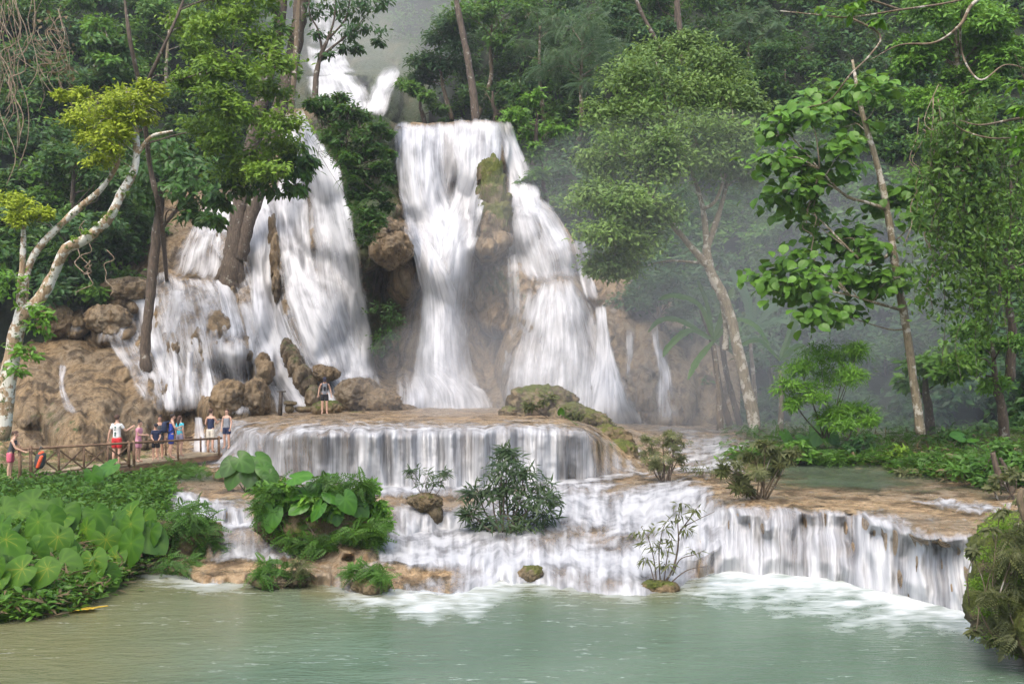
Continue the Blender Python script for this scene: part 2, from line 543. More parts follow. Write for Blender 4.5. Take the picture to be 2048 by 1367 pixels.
# ------------------------------------------------------------------ terraces: breaklines per column, front to back
# each station: photo x, then rows (photo y, height, water: <0 green pool, 0 bare rock, >0 white water)
S = 1.15
ST = [
 (-100, [(1262,-.05,0),(1240,.1,0),(1200,.25,0),(1160,.4,0),(1110,.55,0),(1060,.7,0),(1020,.8,0),(985,.9,0),(930,1.0,0),(835,2.4,0),(822,2.5,0)]),
 (130, [(1228,-.05,0),(1205,.1,0),(1175,.25,0),(1140,.4,0),(1095,.55,0),(1050,.7,0),(1010,.8,0),(975,.9,0),(915,.95,0),(832,2.4,0),(822,2.5,0)]),
 (215, [(1180,-.05,0),(1160,.1,0),(1140,.2,0),(1110,.35,0),(1080,.5,0),(1040,.65,0),(1008,.75,0),(978,.85,0),(914,.95,0),(830,2.4,0),(822,2.5,0)]),
 (265, [(1142,-.05,.1),(1128,.1,0),(1108,.2,0),(1088,.35,0),(1060,.5,0),(1030,.65,0),(1005,.78,0),(980,.9,0),(912,.95,0),(830,2.4,0),(822,2.5,0)]),
 (320, [(1148,-.05,.4),(1130,.12,0),(1110,.15,0),(1090,.4,.1),(1040,.6,.9),(990,.98,.75),(980,1.0,-.2),(960,1.02,-.5),(912,1.0,-.2),(828,2.4,0),(822,2.5,0)]),
 (400, [(1165,-.05,.5),(1150,.12,.2),(1118,.15,-.2),(1100,.35,.2),(1048,.6,.8),(998,.95,.8),(986,1.0,-.1),(960,1.02,-.6),(912,1.0,.3),(828,2.4,.15),(822,2.5,0)]),
 (450, [(1172,-.05,.35),(1150,.15,-.1),(1118,.17,.8),(1070,.50,.35),(1055,.53,.95),(1018,.85,.9),(1000,.95,.25),(965,1.02,-.5),(935,1.05,.85),(850,2.2,.6),(828,2.45,0)]),
 (530, [(1175,-.05,.2),(1155,.2,-.2),(1116,.22,.85),(1070,.55,.3),(1055,.6,.5),(1020,.8,0),(1000,.9,0),(975,1.0,.2),(950,1.1,.5),(872,2.2,.6),(834,2.5,0)]),
 (620, [(1172,-.05,.1),(1145,.25,-.05),(1115,.27,0),(1095,.5,0),(1060,.7,0),(1030,.85,0),(1000,1.0,0),(980,1.1,.3),(962,1.15,1),(866,2.58,.75),(840,2.62,0)]),
 (720, [(1192,-.05,.6),(1165,.2,.3),(1130,.25,.2),(1100,.45,.1),(1075,.5,.05),(1040,.8,0),(1005,1.0,.2),(990,1.1,.8),(972,1.15,1),(862,2.62,.75),(838,2.66,0)]),
 (800, [(1188,-.05,.75),(1155,.25,.1),(1120,.28,.7),(1095,.45,1),(1075,.5,.9),(1025,.9,.6),(1000,1.0,-.2),(988,1.12,.4),(975,1.15,1),(863,2.62,.8),(838,2.66,0)]),
 (900, [(1197,-.05,.8),(1150,.28,.1),(1120,.3,.75),(1090,.45,.85),(1065,.5,1),(1035,.8,.6),(1005,.95,-.3),(985,1.1,.3),(976,1.15,1),(863,2.62,.85),(838,2.66,0)]),
 (1000, [(1168,-.05,.7),(1138,.25,.7),(1115,.28,1),(1085,.5,.6),(1065,.55,.9),(1030,.8,.7),(1005,.95,.4),(985,1.1,.4),(972,1.15,1),(860,2.62,.85),(838,2.66,0)]),
 (1090, [(1174,-.05,.55),(1150,.22,.15),(1118,.28,1),(1075,.6,.3),(1048,.65,.8),(1015,.85,.9),(1000,.95,1),(978,1.12,.5),(965,1.15,1),(858,2.62,.9),(840,2.66,0)]),
 (1170, [(1186,-.05,.3),(1160,.2,0),(1118,.28,1),(1070,.6,.08),(1045,.65,.55),(1012,.85,.95),(992,1.0,1),(970,1.15,.5),(960,1.17,1),(864,2.56,.8),(843,2.6,0)]),
 (1240, [(1191,-.05,.7),(1165,.2,.05),(1120,.28,1),(1075,.6,.15),(1050,.65,.9),(1010,.9,.9),(985,1.05,.15),(965,1.17,-.1),(950,1.2,.7),(905,1.7,.3),(860,2.2,0)]),
 (1320, [(1190,-.05,.1),(1165,.2,.1),(1128,.25,1),(1085,.6,.85),(1055,.7,.95),(1005,1.0,.95),(980,1.15,.6),(965,1.2,0),(940,1.22,0),(905,1.5,.3),(862,2.0,.3)]),
 (1400, [(1168,-.05,.7),(1140,.15,1),(1120,.3,.95),(1080,.6,.95),(1050,.75,.95),(1000,1.1,.9),(975,1.2,.5),(962,1.22,-.1),(935,1.25,.9),(890,1.65,1),(862,2.0,.3)]),
 (1440, [(1140,-.05,1),(1110,.3,.8),(1080,.55,.75),(1050,.8,.75),(1025,1.05,.75),(1003,1.2,.1),(978,1.22,-.15),(960,1.23,-.2),(938,1.25,.9),(902,1.5,1),(865,1.9,.2)]),
 (1500, [(1146,-.05,1),(1112,.3,.78),(1078,.6,.72),(1048,.88,.72),(1020,1.13,.6),(1006,1.21,0),(982,1.24,-.05),(963,1.24,-.4),(943,1.25,.3),(912,1.55,.6),(866,1.95,0)]),
 (1560, [(1150,-.05,1),(1115,.3,.8),(1080,.62,.74),(1050,.9,.74),(1022,1.15,.55),(1008,1.22,0),(985,1.25,-.05),(966,1.25,-.6),(945,1.26,-.6),(918,1.5,0),(872,1.95,0)]),
 (1660, [(1158,-.05,1),(1122,.3,.82),(1085,.62,.76),(1055,.9,.72),(1028,1.15,.6),(1013,1.23,0),(988,1.25,-.05),(970,1.26,-.8),(945,1.27,-.9),(918,1.5,0),(872,1.95,0)]),
 (1730, [(1175,-.05,1),(1138,.3,.85),(1098,.62,.8),(1064,.9,.8),(1036,1.15,.75),(1018,1.23,.05),(992,1.25,-.05),(972,1.26,-.7),(947,1.27,-.8),(922,1.5,0),(872,1.95,0)]),
 (1800, [(1195,-.05,1),(1155,.3,.85),(1115,.62,.82),(1085,.9,.82),(1062,1.15,.7),(1042,1.22,.1),(1003,1.24,.15),(976,1.27,-.5),(950,1.28,-.6),(926,1.5,0),(872,1.95,0)]),
 (1890, [(1214,-.05,1),(1174,.3,.88),(1132,.62,.85),(1100,.9,.82),(1078,1.15,.7),(1060,1.22,.1),(1012,1.24,.4),(985,1.3,-.4),(962,1.3,-.4),(935,1.5,0),(872,1.95,0)]),
 (1965, [(1230,-.05,1),(1187,.3,.88),(1147,.62,.85),(1112,.9,.82),(1088,1.15,.7),(1072,1.22,.1),(1018,1.24,.4),(992,1.3,-.4),(972,1.32,0),(940,1.55,0),(872,1.95,0)]),
 (2200, [(1268,-.05,0),(1220,.3,0),(1180,.62,0),(1140,.9,0),(1115,1.15,0),(1098,1.22,0),(1035,1.3,0),(1000,1.35,0),(980,1.4,0),(945,1.6,0),(872,1.95,0)]),
]
_sx = np.array([s[0] for s in ST], float)
_tab = np.array([s[1] for s in ST], float)               # stations, rows, 3
TX = np.arange(-100, 2201, 3.0)
NR = _tab.shape[1]
rows = np.stack([np.stack([gsmooth(np.interp(TX, _sx, _tab[:, r, k]), 7, 0) for k in range(3)], -1) for r in range(NR)], 0)


def pool_edge(x):
    return np.interp(x, TX, rows[0, :, 0])


def build_terrace():
    # scalloped rims: the break lines wander a little
    wig = np.stack([fbm(p3(TX / 46.0, r * 7.7, 0.3), 3) for r in range(NR)], 0)
    wig = wig + 0.6 * np.stack([fbm(p3(TX / 17.0, r * 3.1, 5.3), 2) for r in range(NR)], 0)
    amp = np.array([7, 9, 9, 11, 10, 10, 6, 5, 3, 3, 0.0])[:, None] * np.where(TX > 1420, .75, 1.0)[None, :]
    yy = rows[..., 0] + wig * amp
    zz = rows[..., 1] * S
    zz[1] = np.where((TX > 660) & (TX < 1400), zz[1] * .5, zz[1])
    zz[3] = np.where((TX > 760) & (TX < 1400), zz[3] * .9, zz[3])
    P = atz(TX[None, :], yy, zz)
    C = rows[..., 2]
    P0 = P[0] + np.array([0, -0.5, -1.0])
    Pb = P[-1] + np.array([0, 14.0, 0.1])
    P = np.concatenate([P0[None], P, Pb[None]], 0)
    C = np.concatenate([C[:1], C, C[-1:] * 0], 0)
    seg, cc = [], []
    cnt = [6, 14, 18, 20, 20, 22, 16, 14, 20, 46, 16, 8]
    for k in range(len(P) - 1):
        t = np.linspace(0, 1, cnt[k], endpoint=False)
        seg.append(P[k][None] * (1 - t[:, None, None]) + P[k + 1][None] * t[:, None, None])
        cc.append(C[k][None] * (1 - t[:, None]) + C[k + 1][None] * t[:, None])
    V = np.concatenate(seg + [P[-1:]], 0)
    Cv = np.concatenate(cc + [C[-1:]], 0)
    V = gsmooth(V, 2.2, 0)
    # slope of the profile
    dz = np.gradient(V[..., 2], axis=0)
    dy = np.gradient(V[..., 1], axis=0)
    steep = sstep(0.10, 0.45, np.abs(dz) / (np.hypot(dz, dy) + 1e-6))
    steep = gsmooth(steep, 1.5, 0)
    arc = np.cumsum(np.hypot(dz, dy), axis=0)
    Wv = V.copy()
    inn_ = sstep(740, 820, TX) * sstep(1460, 1400, TX)
    nfr = sum(cnt[:7])
    stp_w = steep.copy()
    stp_w[:nfr] *= (1 - .7 * inn_)[None, :]
    n1 = fbm(V * np.array([0.9, 0.9, 0.9]), 4)
    n2 = fbm(V * np.array([3.2, 3.2, 0.7]) + 31, 4)
    V[..., 1] -= steep * (0.20 * n1 + 0.08 * n2)
    V[..., 2] += (1 - steep) * (0.05 * n1 + 0.035 * n2)
    # water skin rides a little off the rock, smoother than it
    Wv[..., 1] -= steep * (0.14 + 0.19 * n1 + 0.03 * n2)
    Wv[..., 2] += (1 - steep) * (0.055 + 0.04 * n1) + 0.01
    nv, nu = V.shape[:2]
    pxm = np.broadcast_to(TX, (nv, nu))
    moss = 0.25 * sstep(300, 230, pxm) * (V[..., 1] < 40) + 0.1
    moss = moss + 0.75 * sstep(1450, 1540, pxm) * sstep(33.5, 35.5, V[..., 1]) + 0.14 * np.clip(fbm(V * 0.45 + 5, 3), 0, 1)
    moss = np.where((V[..., 1] > 33) & (pxm < 300) , moss + 0.42, moss)
    me = np_mesh('travertine_terraces', V, grid_faces(nv, nu), attrs={'moss': moss})
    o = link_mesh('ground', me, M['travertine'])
    tag(o, 'stepped tan travertine terraces and banks between the lower pool and the cliff', kind='structure')
    inner = sstep(740, 820, pxm) * sstep(1460, 1400, pxm)
    vr = np.repeat(np.arange(len(cnt)), cnt)
    vr = np.concatenate([vr, [len(cnt)]])[:, None]
    boost = np.where((vr >= 3) & (vr <= 8), .30, np.where(vr <= 2, .20 + .75 * fbm(p3(V[..., 0] * .35, 2.0, 7.0), 3), 0)) * inner + np.where((vr >= 4) & (vr <= 7), .12, 0) * sstep(310, 340, pxm) * sstep(520, 480, pxm)
    Cv = np.where(Cv > -.05, Cv * (1 - .25 * inner) + boost, Cv)
    Cv = Cv + np.where((vr >= 7) & (vr <= 8), .26 * (fbm(p3(V[..., 0] * .25, V[..., 1] * 1.3, 3.0), 3) > .25), 0) * sstep(1440, 1500, pxm)
    tong = fbm(p3(V[..., 0] * .9, V[..., 1] * .3, 1.0), 3) * .5 + fbm(p3(V[..., 0] * .3, V[..., 1] * .2, 8.0), 2) * .35
    Cv = np.where(Cv > .15, Cv + .34 * tong * steep, Cv)
    Cw = Cv + (0.22 - .12 * steep) * fbm(V * 0.8 + 9, 3) * (np.abs(Cv) > 0.05)
    me = np_mesh('terrace_water', Wv, grid_faces(nv, nu), attrs={'cov': np.clip(Cw, -1, 1.1), 'steep': stp_w},
                 uv=np.stack([pxm / 100.0, arc], -1))
    o = link_mesh('water', me, M['rapid'])
    tag(o, 'white water running over the travertine steps and the low curtain falls', kind='structure')
    return V


TERR = build_terrace()


def ground_z(x, y):
    """height of the terrace near world x, y"""
    d = (TERR[..., 0] - x) ** 2 + (TERR[..., 1] - y) ** 2
    return float(TERR[..., 2].ravel()[np.argmin(d)])


def ground_at(px, py):
    """terrace point seen at a photo pixel: nearest projected vertex"""
    d = TERR - np.array([0, 0, CAMZ])
    den = d @ FWD
    u = CX + F * (d @ RGT) / den
    v = CY - F * (d @ UPV) / den
    e = (u - px) ** 2 + (v - py) ** 2 + np.where(den < 1, 1e9, 0)
    k = np.argmin(e)
    return TERR.reshape(-1, 3)[k].copy()


# ------------------------------------------------------------------ the jade pool
def build_pool():
    xs = np.arange(-500, 2560, 6.0)
    ys = np.concatenate([np.arange(1085, 1380, 3.0), np.arange(1380, 1900, 14.0), [2100, 2600]])
    X, Yp = np.meshgrid(xs, ys)
    P = atz(X, Yp, 0.0)
    e = pool_edge(X)
    fl = np.interp(X, TX, rows[0, :, 2])
    fl = np.where(X > 2000, fl * 0, fl)
    reach = np.interp(X, [0, 300, 700, 850, 1000, 1250, 1400, 1500, 1700, 1850, 2000], [8, 26, 40, 66, 52, 34, 60, 105, 125, 80, 45])
    d = np.clip(Yp - e, -30, None)
    reach = reach * (1 + .45 * fbm(p3(X / 60.0, 0 * X, 2.2), 3))
    cov = fl * np.clip(1.02 - d / reach, 0, 1) ** 0.75 * np.clip(.92 + .45 * fbm(p3(X / 34.0, Yp / 9.0, 6.0), 3), .3, 1.1)
    cov += 0.28 * np.exp(-((X - 880) / 130) ** 2) * np.exp(-((Yp - 1225) / 26) ** 2)
    cov += 0.25 * np.exp(-((X - 330 - (Yp - 1160) * 2.5) / 140) ** 2) * np.exp(-((Yp - 1170) / 18) ** 2)
    mud = sstep(900, 200, X + (Yp - 1200) * 1.8 + 120 * fbm(p3(X / 160, Yp / 60, 0), 3))
    mud = np.clip(mud + 0.8 * np.exp(-np.clip(Yp - e, 0, 200) / 26.0) * (X > 600) * (X < 1420), 0, 1)
    me = np_mesh('pool', P, grid_faces(*X.shape, flip=True), attrs={'cov': cov, 'mud': mud * 0.85})
    o = link_mesh('water', me, M['pool'])
    tag(o, 'calm milky green pool filling the foreground', kind='structure')


build_pool()

# ------------------------------------------------------------------ the cliff: relief over the rock face
DOMES = [  # photo x, y, radius x, radius y, metres of bulge
 (395, 650, 118, 112, 4.2), (175, 830, 100, 120, 4.6), (70, 780, 80, 95, 3.4), (280, 815, 62, 90, 3.4), (235, 735, 86, 46, 3.0), (130, 715, 70, 40, 2.4), (330, 790, 40, 70, 2.6),
 (125, 620, 62, 62, 2.6), (185, 600, 52, 48, 2.4), (250, 590, 66, 42, 2.8), (225, 655, 50, 44, 2.8), (330, 705, 72, 62, 3.0),
 (365, 760, 48, 70, 2.8), (460, 690, 62, 48, 4.0), (425, 790, 44, 70, 2.6), (480, 812, 55, 58, 3.0), (526, 735, 26, 38, 2.6),
 (595, 745, 34, 88, 2.2), (655, 750, 30, 30, 2.2), (735, 815, 105, 62, 3.6), (640, 800, 60, 40, 2.2), (390, 510, 90, 70, 1.8), (500, 620, 42, 70, 2.4),
 (620, 620, 70, 90, 2.4), (560, 520, 46, 70, 2.2), (640, 400, 60, 120, 2.4), (520, 470, 60, 80, 2.6), (470, 560, 50, 40, 2.0),
 (690, 300, 105, 130, 6.5), (720, 420, 78, 130, 4.6), (740, 260, 62, 60, 6.8),
 (783, 492, 52, 58, 5.2), (800, 560, 36, 60, 3.2), (775, 420, 40, 40, 3.0),
 (840, 330, 60, 110, 2.2), (950, 300, 78, 80, 2.6), (895, 330, 22, 80, 1.4), (890, 500, 66, 90, 2.6),
 (985, 430, 40, 95, 4.0), (985, 480, 38, 50, 4.0),
 (1060, 440, 66, 70, 3.0), (1110, 500, 62, 60, 3.0), (1000, 590, 52, 90, 2.0), (1050, 600, 50, 80, 2.4), (1105, 640, 72, 110, 4.0), (1110, 740, 115, 120, 4.2),
 (1200, 790, 92, 90, 3.8), (1230, 690, 52, 120, 3.0), (1290, 740, 60, 120, 2.8), (1215, 570, 50, 50, 2.2), (1340, 780, 52, 90, 2.2), (1275, 570, 60, 40, 2.0),
 (60, 880, 90, 60, 2.0),
]
HOLES = [(780, 660, 62, 120, 4.5), (970, 640, 62, 110, 3.6), (800, 760, 70, 60, 2.0), (545, 560, 12, 60, 1.0), (455, 745, 30, 30, 1.6), (975, 740, 60, 60, 2.0), (700, 700, 30, 90, 1.0), (110, 560, 90, 60, 3.0)]


def cliff_base(x, y):
    k = np.interp(x, [0, 450, 620, 750, 900, 1060, 1200, 1350], [.040, .036, .026, .021, .022, .024, .028, .030])
    b = np.interp(x, [-150, 100, 300, 600, 850, 1000, 1200, 1400], [49, 49.5, 50.5, 52.5, 54.5, 54.5, 53, 52])
    return b + (840 - y) * k


_r = np.random.default_rng(3)
SMALL = [(x, y, r * 1.0, r * q, a) for x, y, r, q, a in zip(_r.uniform(40, 1380, 260), _r.uniform(250, 850, 260), _r.uniform(14, 36, 260), _r.uniform(0.8, 1.8, 260), _r.uniform(0.2, 0.7, 260))]


def bulge(x, y, domes):
    out = np.zeros_like(x)
    for cx, cy, rx, ry, a in domes:
        d2 = ((x - cx) / rx) ** 2 + ((y - cy) / ry) ** 2
        out = np.maximum(out, a * np.sqrt(np.clip(1 - d2, 0, 1)))
    return out


def cliff_smooth(x, y):
    x, y = np.broadcast_arrays(np.asarray(x, float), np.asarray(y, float))
    wx = x + 9 * fbm(p3(x / 60, y / 60, 1.0), 3)
    wy = y + 9 * fbm(p3(x / 60, y / 60, 4.0), 3)
    d = cliff_base(x, y) - bulge(wx, wy, DOMES)
    for cx, cy, rx, ry, a in HOLES:
        d = d + a * np.exp(-(((wx - cx) / rx) ** 2 + ((wy - cy) / ry) ** 2) ** 1.5 * 1.2)
    return d


def cliff_depth(x, y):
    d = cliff_smooth(x, y)
    wx = x + 5 * fbm(p3(x / 24, y / 24, 2.0), 3)
    d = d - bulge(wx, y, SMALL) * (1 - .65 * sstep(360, 300, x) * sstep(660, 700, y))
    d = d - 0.20 * fbm(p3(x / 30.0, y / 80.0, 0), 4) - 0.15 * fbm(p3(x / 8.0, y / 16.0, 3), 3)
    return d


CTOP_X = [-150, 40, 80, 150, 240, 300, 330, 440, 540, 566, 580, 600, 625, 700, 770, 790, 900, 1000, 1020, 1050, 1085, 1120, 1165, 1195, 1335, 1350, 1480]
CTOP_Y = [640, 620, 592, 566, 556, 470, 380, 380, 330, 232, 216, 218, 205, 212, 236, 249, 243, 240, 258, 320, 405, 440, 505, 545, 552, 640, 720]


def build_cliff():
    xs = np.arange(-150, 1481, 2.6)
    top = gsmooth(np.interp(xs, CTOP_X, CTOP_Y), 1.2, 0) + 3 * fbm(p3(xs / 14.0, 0, 0), 3)
    nv = 250
    t = np.linspace(0, 1, nv)
    bot = np.interp(xs, [-150, 330, 430], [985, 960, 880])
    Yp = bot[None, :] * (1 - t)[:, None] + top[None, :] * t[:, None]
    X = np.broadcast_to(xs, Yp.shape)
    D = cliff_depth(X, Yp)
    # the top edge rounds over
    P = at(X, Yp, D)
    back = []
    for i, (dy, dz) in enumerate([(0.5, 0.12), (1.4, 0.2), (4, 0.3), (12, 0.4)]):
        q = P[-1].copy()
        q[:, 1] += dy
        q[:, 2] += dz - 0.3 * i
        back.append(q)
    P = np.concatenate([P, np.array(back)], 0)
    Xf = np.concatenate([X, np.repeat(X[-1:], 4, 0)], 0)
    Yf = np.concatenate([Yp, np.repeat(Yp[-1:], 4, 0)], 0)

    def blob(cx, cy, rx, ry):
        return np.exp(-(((Xf - cx) / rx) ** 2 + ((Yf - cy) / ry) ** 2))
    moss = 1.2 * blob(705, 290, 90, 110) + 1.15 * blob(735, 410, 62, 110) + 0.5 * blob(700, 640, 50, 120) + 0.6 * blob(770, 660, 50, 90)
    moss += 0.42 * blob(985, 400, 36, 90) + 0.5 * blob(985, 560, 60, 40) + 0.35 * blob(1040, 620, 50, 60) + 0.45 * blob(600, 730, 22, 60) + 0.3 * blob(250, 580, 80, 24) + 0.3 * blob(90, 830, 60, 60) + 0.2 * blob(1270, 680, 90, 140)
    moss += 0.3 * blob(170, 850, 90, 30) + 0.3 * blob(470, 800, 40, 40)
    n, m = Xf.shape
    me = np_mesh('cliff', P, grid_faces(n, m), attrs={'moss': moss})
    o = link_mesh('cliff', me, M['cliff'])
    tag(o, 'tall rounded travertine cliff behind the falls', kind='structure')


build_cliff()


# ------------------------------------------------------------------ falling water: ribbons laid down the rock
class Falls:
    def __init__(self):
        self.V, self.F, self.C, self.U, self.n, self.k = [], [], [], [], 0, 0

    def ribbon(self, rows_, depth=None, off=0.45, bul=0.5, top_fade=0.04, bot_fade=0.12, edge=0.22):
        self.k += 1
        R = spline(np.array([r[:4] for r in rows_], float), max(12, int((rows_[-1][2] - rows_[0][2]) / 4)))
        nv = len(R)
        wmax = (R[:, 1] - R[:, 0]).max()
        nu = max(8, int(wmax / 3.5))
        s = np.linspace(0, 1, nu)
        xl, xr, yy, cc = R.T
        X = xl[:, None] * (1 - s) + xr[:, None] * s
        jit = 3.5 * fbm(p3(X / 18, yy[:, None] / 70, self.k * 3.1), 3)
        X = X + jit
        Yp = np.repeat(yy[:, None], nu, 1) + 2.5 * fbm(p3(X / 14, 0 * X, self.k), 2) + 5.0 * fbm(p3(X / 42, 0 * X, self.k * 5.0), 2)
        if depth is None:
            D = cliff_smooth(X, Yp)
            # water leaves the rock and falls: depth may only come forward going down, then slowly back
            D = gsmooth(gsmooth(D, 2.5, 0), 1.5, 1)
            for i in range(1, nv):
                D[i] = np.minimum(D[i], D[i - 1] + 0.10)
        else:
            D = np.interp(yy, [depth[0][0], depth[1][0]], [depth[0][1], depth[1][1]])[:, None] + 0 * X
        arch = np.sqrt(np.clip(1 - (2 * s - 1) ** 2, 0, 1))
        D = D - off - bul * arch[None, :] - 0.25 * fbm(p3(X / 15, Yp / 90, self.k * 1.7), 3)
        P = at(X, Yp, D)
        e = sstep(0, edge, s) * sstep(0, edge, 1 - s)
        v = np.linspace(0, 1, nv)
        f = sstep(-0.01, top_fade, v) * sstep(-0.02, bot_fade, 1 - v)
        C = cc[:, None] * (0.25 + 0.75 * e[None, :]) * f[:, None]
        C = C * np.clip(sstep(0, 0.06, s) * sstep(0, 0.06, 1 - s), 0, 1)[None, :]
        C = C + 0.12 * fbm(p3(X / 22, Yp / 40, self.k * 2.3), 3) * (C > 0.1)
        arc = np.concatenate([[0], np.cumsum(np.linalg.norm(np.diff(P[:, nu // 2], axis=0), axis=1))])
        U = np.stack([np.broadcast_to(s * wmax / 100.0 + self.k * 7.31, X.shape), np.broadcast_to(arc[:, None] + self.k * 3.7, X.shape)], -1)
        self.V.append(P.reshape(-1, 3))
        self.F.append(grid_faces(nv, nu) + self.n)
        self.C.append(C.ravel())
        self.U.append(U.reshape(-1, 2))
        self.n += P.shape[0] * P.shape[1]

    def build(self, label):
        me = np_mesh('waterfall', np.concatenate(self.V), np.concatenate(self.F), attrs={'cov': np.concatenate(self.C)}, uv=np.concatenate(self.U))
        o = link_mesh('waterfall', me, M['fall'])
        return tag(o, label, 'waterfall', kind='structure')


w = Falls()      # central fall
w.ribbon([(784, 1012, 245, .75), (785, 1012, 300, .68), (790, 1000, 360, .7), (800, 975, 420, .8), (818, 958, 470, .85), (838, 945, 540, .8)], off=0.6, bul=0.3, bot_fade=.3, edge=.06)
w.ribbon([(782, 895, 246, .85), (784, 892, 300, .85), (790, 900, 370, .95), (800, 920, 430, 1), (818, 940, 490, 1.05), (842, 938, 545, 1.1), (846, 928, 600, 1.1), (832, 942, 680, 1.1), (812, 958, 760, 1.05), (795, 985, 838, 1.0)], bul=1.0, off=0.8)
w.ribbon([(892, 1012, 240, .78), (892, 1010, 300, .75), (905, 990, 345, .85), (898, 962, 400, 1), (872, 960, 450, 1.05), (850, 950, 500, 1), (850, 935, 560, .9), (850, 930, 640, .8)], off=0.9, bul=0.9, bot_fade=.4)
w.ribbon([(985, 1024, 244, .8), (1000, 1046, 300, .95), (1008, 1072, 350, .95), (1012, 1090, 405, .9), (1018, 1110, 440, .7)], off=0.6, bot_fade=.3)
w.ribbon([(905, 972, 455, 1), (885, 955, 490, .95), (872, 950, 540, .7), (868, 945, 620, .5), (872, 940, 700, .42), (880, 945, 780, .5)], off=1.1, bul=0.7, top_fade=.3)
w.ribbon([(800, 850, 420, .8), (800, 870, 470, .9), (825, 890, 520, 1.0), (838, 920, 600, .9), (825, 940, 720, .8), (800, 970, 835, .9)], off=1.5, bul=0.9, top_fade=.4)
w.ribbon([(790, 840, 700, .3), (780, 990, 780, .6), (770, 1020, 845, .8)], off=1.6, bul=1.4, top_fade=0.5)
w.build('tall central waterfall pinched at its middle and fanning out into spray')

w = Falls()      # right fall over the dome
w.ribbon([(1045, 1165, 550, .5), (1018, 1205, 610, .5), (1000, 1230, 680, .5), (992, 1256, 740, .55), (985, 1280, 800, .72), (985, 1296, 855, .7)], off=0.4, bul=0.3, top_fade=.2)
w.ribbon([(1000, 1090, 395, .6), (1005, 1140, 450, .62), (1015, 1175, 520, .6), (1030, 1185, 580, .6)], off=0.35, bul=0.3, bot_fade=.3)
w.ribbon([(1012, 1088, 398, .75), (1014, 1120, 440, .7), (1020, 1150, 490, .62), (1035, 1160, 540, .55), (1055, 1150, 575, .7)], off=0.5, top_fade=.15, bot_fade=.3)
w.ribbon([(1080, 1142, 545, .85), (1062, 1168, 590, .75), (1040, 1195, 640, .65), (1018, 1215, 700, .6), (1005, 1218, 760, .6), (1010, 1212, 820, .75), (1020, 1210, 850, .6)], off=0.5, bul=0.6, top_fade=.12)
w.ribbon([(1092, 1132, 560, .7), (1080, 1150, 610, .7), (1068, 1165, 680, .6), (1050, 1175, 760, .5), (1050, 1180, 830, .5)], off=0.8, top_fade=.4)
w.ribbon([(1188, 1212, 610, .9), (1192, 1222, 660, .9), (1186, 1236, 720, .95), (1160, 1258, 775, 1.0), (1135, 1285, 830, 1.0), (1125, 1300, 860, .9)], off=0.5)
w.ribbon([(1010, 1035, 500, .5), (1012, 1040, 560, .35), (1015, 1042, 640, .3)], off=0.4)
w.ribbon([(1140, 1175, 480, .6), (1150, 1190, 540, .6), (1170, 1200, 600, .8)], off=0.4)
w.build('right waterfall spreading over a rounded dome of rock')

w = Falls()      # thin trickles on the far right wall
w.ribbon([(1252, 1272, 640, .6), (1250, 1268, 700, .6), (1246, 1268, 790, .5)], off=0.25, bul=0.1, top_fade=.3, bot_fade=.4, edge=.4)
w.ribbon([(1298, 1318, 620, .7), (1305, 1322, 680, .7), (1312, 1340, 740, .75), (1305, 1352, 800, .6), (1300, 1365, 850, .6)], off=0.25, bul=0.1, top_fade=.25, edge=.4)
w.ribbon([(1205, 1240, 550, .5), (1210, 1240, 600, .4), (1215, 1238, 650, .35)], off=0.25, bul=0.1, bot_fade=.4, edge=.4)
w.ribbon([(1250, 1335, 553, .3), (1250, 1335, 600, .3), (1250, 1335, 640, .25)], off=0.25, bul=0.1, bot_fade=.5, edge=.4)
w.build('thin trickles down the brown rock wall right of the dome')

w = Falls()      # left cascade
w.ribbon([(585, 640, 270, .5), (560, 690, 350, .45), (520, 705, 420, .45), (500, 722, 490, .42), (500, 738, 560, .40), (515, 750, 640, .42), (535, 760, 720, .45), (570, 770, 790, .55), (600, 772, 832, .6)], off=0.3, bul=0.3, edge=.12)
w.ribbon([(430, 540, 420, .5), (420, 550, 480, .5), (450, 560, 540, .42), (470, 575, 600, .42), (490, 610, 680, .42), (505, 650, 760, .45), (540, 690, 832, .55)], off=0.3, bul=0.3, top_fade=.15)
w.ribbon([(588, 606, 214, .95), (598, 640, 275, .95), (604, 682, 335, 1), (612, 700, 400, .95), (622, 716, 470, .9), (645, 728, 540, .95), (662, 740, 620, 1), (682, 752, 700, 1), (690, 764, 785, .85)], off=0.7, bul=0.7)
w.ribbon([(566, 590, 222, .85), (560, 604, 270, .8), (556, 612, 330, .85), (545, 618, 390, .95), (545, 622, 440, .9), (555, 628, 500, .85), (562, 650, 560, .95), (575, 690, 630, .9), (598, 724, 700, .9), (625, 755, 770, .85)], off=0.6, bul=0.5)
w.ribbon([(448, 552, 385, .9), (480, 562, 450, 1), (492, 560, 520, 1), (498, 566, 600, .95), (510, 594, 680, .95), (530, 632, 740, .95), (556, 680, 795, 1), (575, 690, 832, 1)], off=0.6, bul=0.5)
w.ribbon([(600, 690, 440, .7), (610, 700, 500, .7), (620, 720, 600, .6), (650, 745, 700, .7), (670, 760, 780, .7)], off=1.1, top_fade=.4, edge=.4)
w.ribbon([(398, 446, 425, .5), (378, 458, 460, .7), (352, 464, 500, .72), (336, 466, 540, .72), (300, 466, 566, .5)], off=0.3, bul=.15, top_fade=.3, bot_fade=.3, edge=.35)
w.ribbon([(395, 500, 400, .7), (390, 490, 440, .8), (380, 480, 480, .8)], off=0.5, bot_fade=.4)
w.ribbon([(612, 650, 690, .6), (640, 700, 740, .7), (680, 730, 790, .8), (700, 740, 830, .8)], off=0.4, top_fade=.4)
w.build('broad left waterfall sliding down in several silky strands')

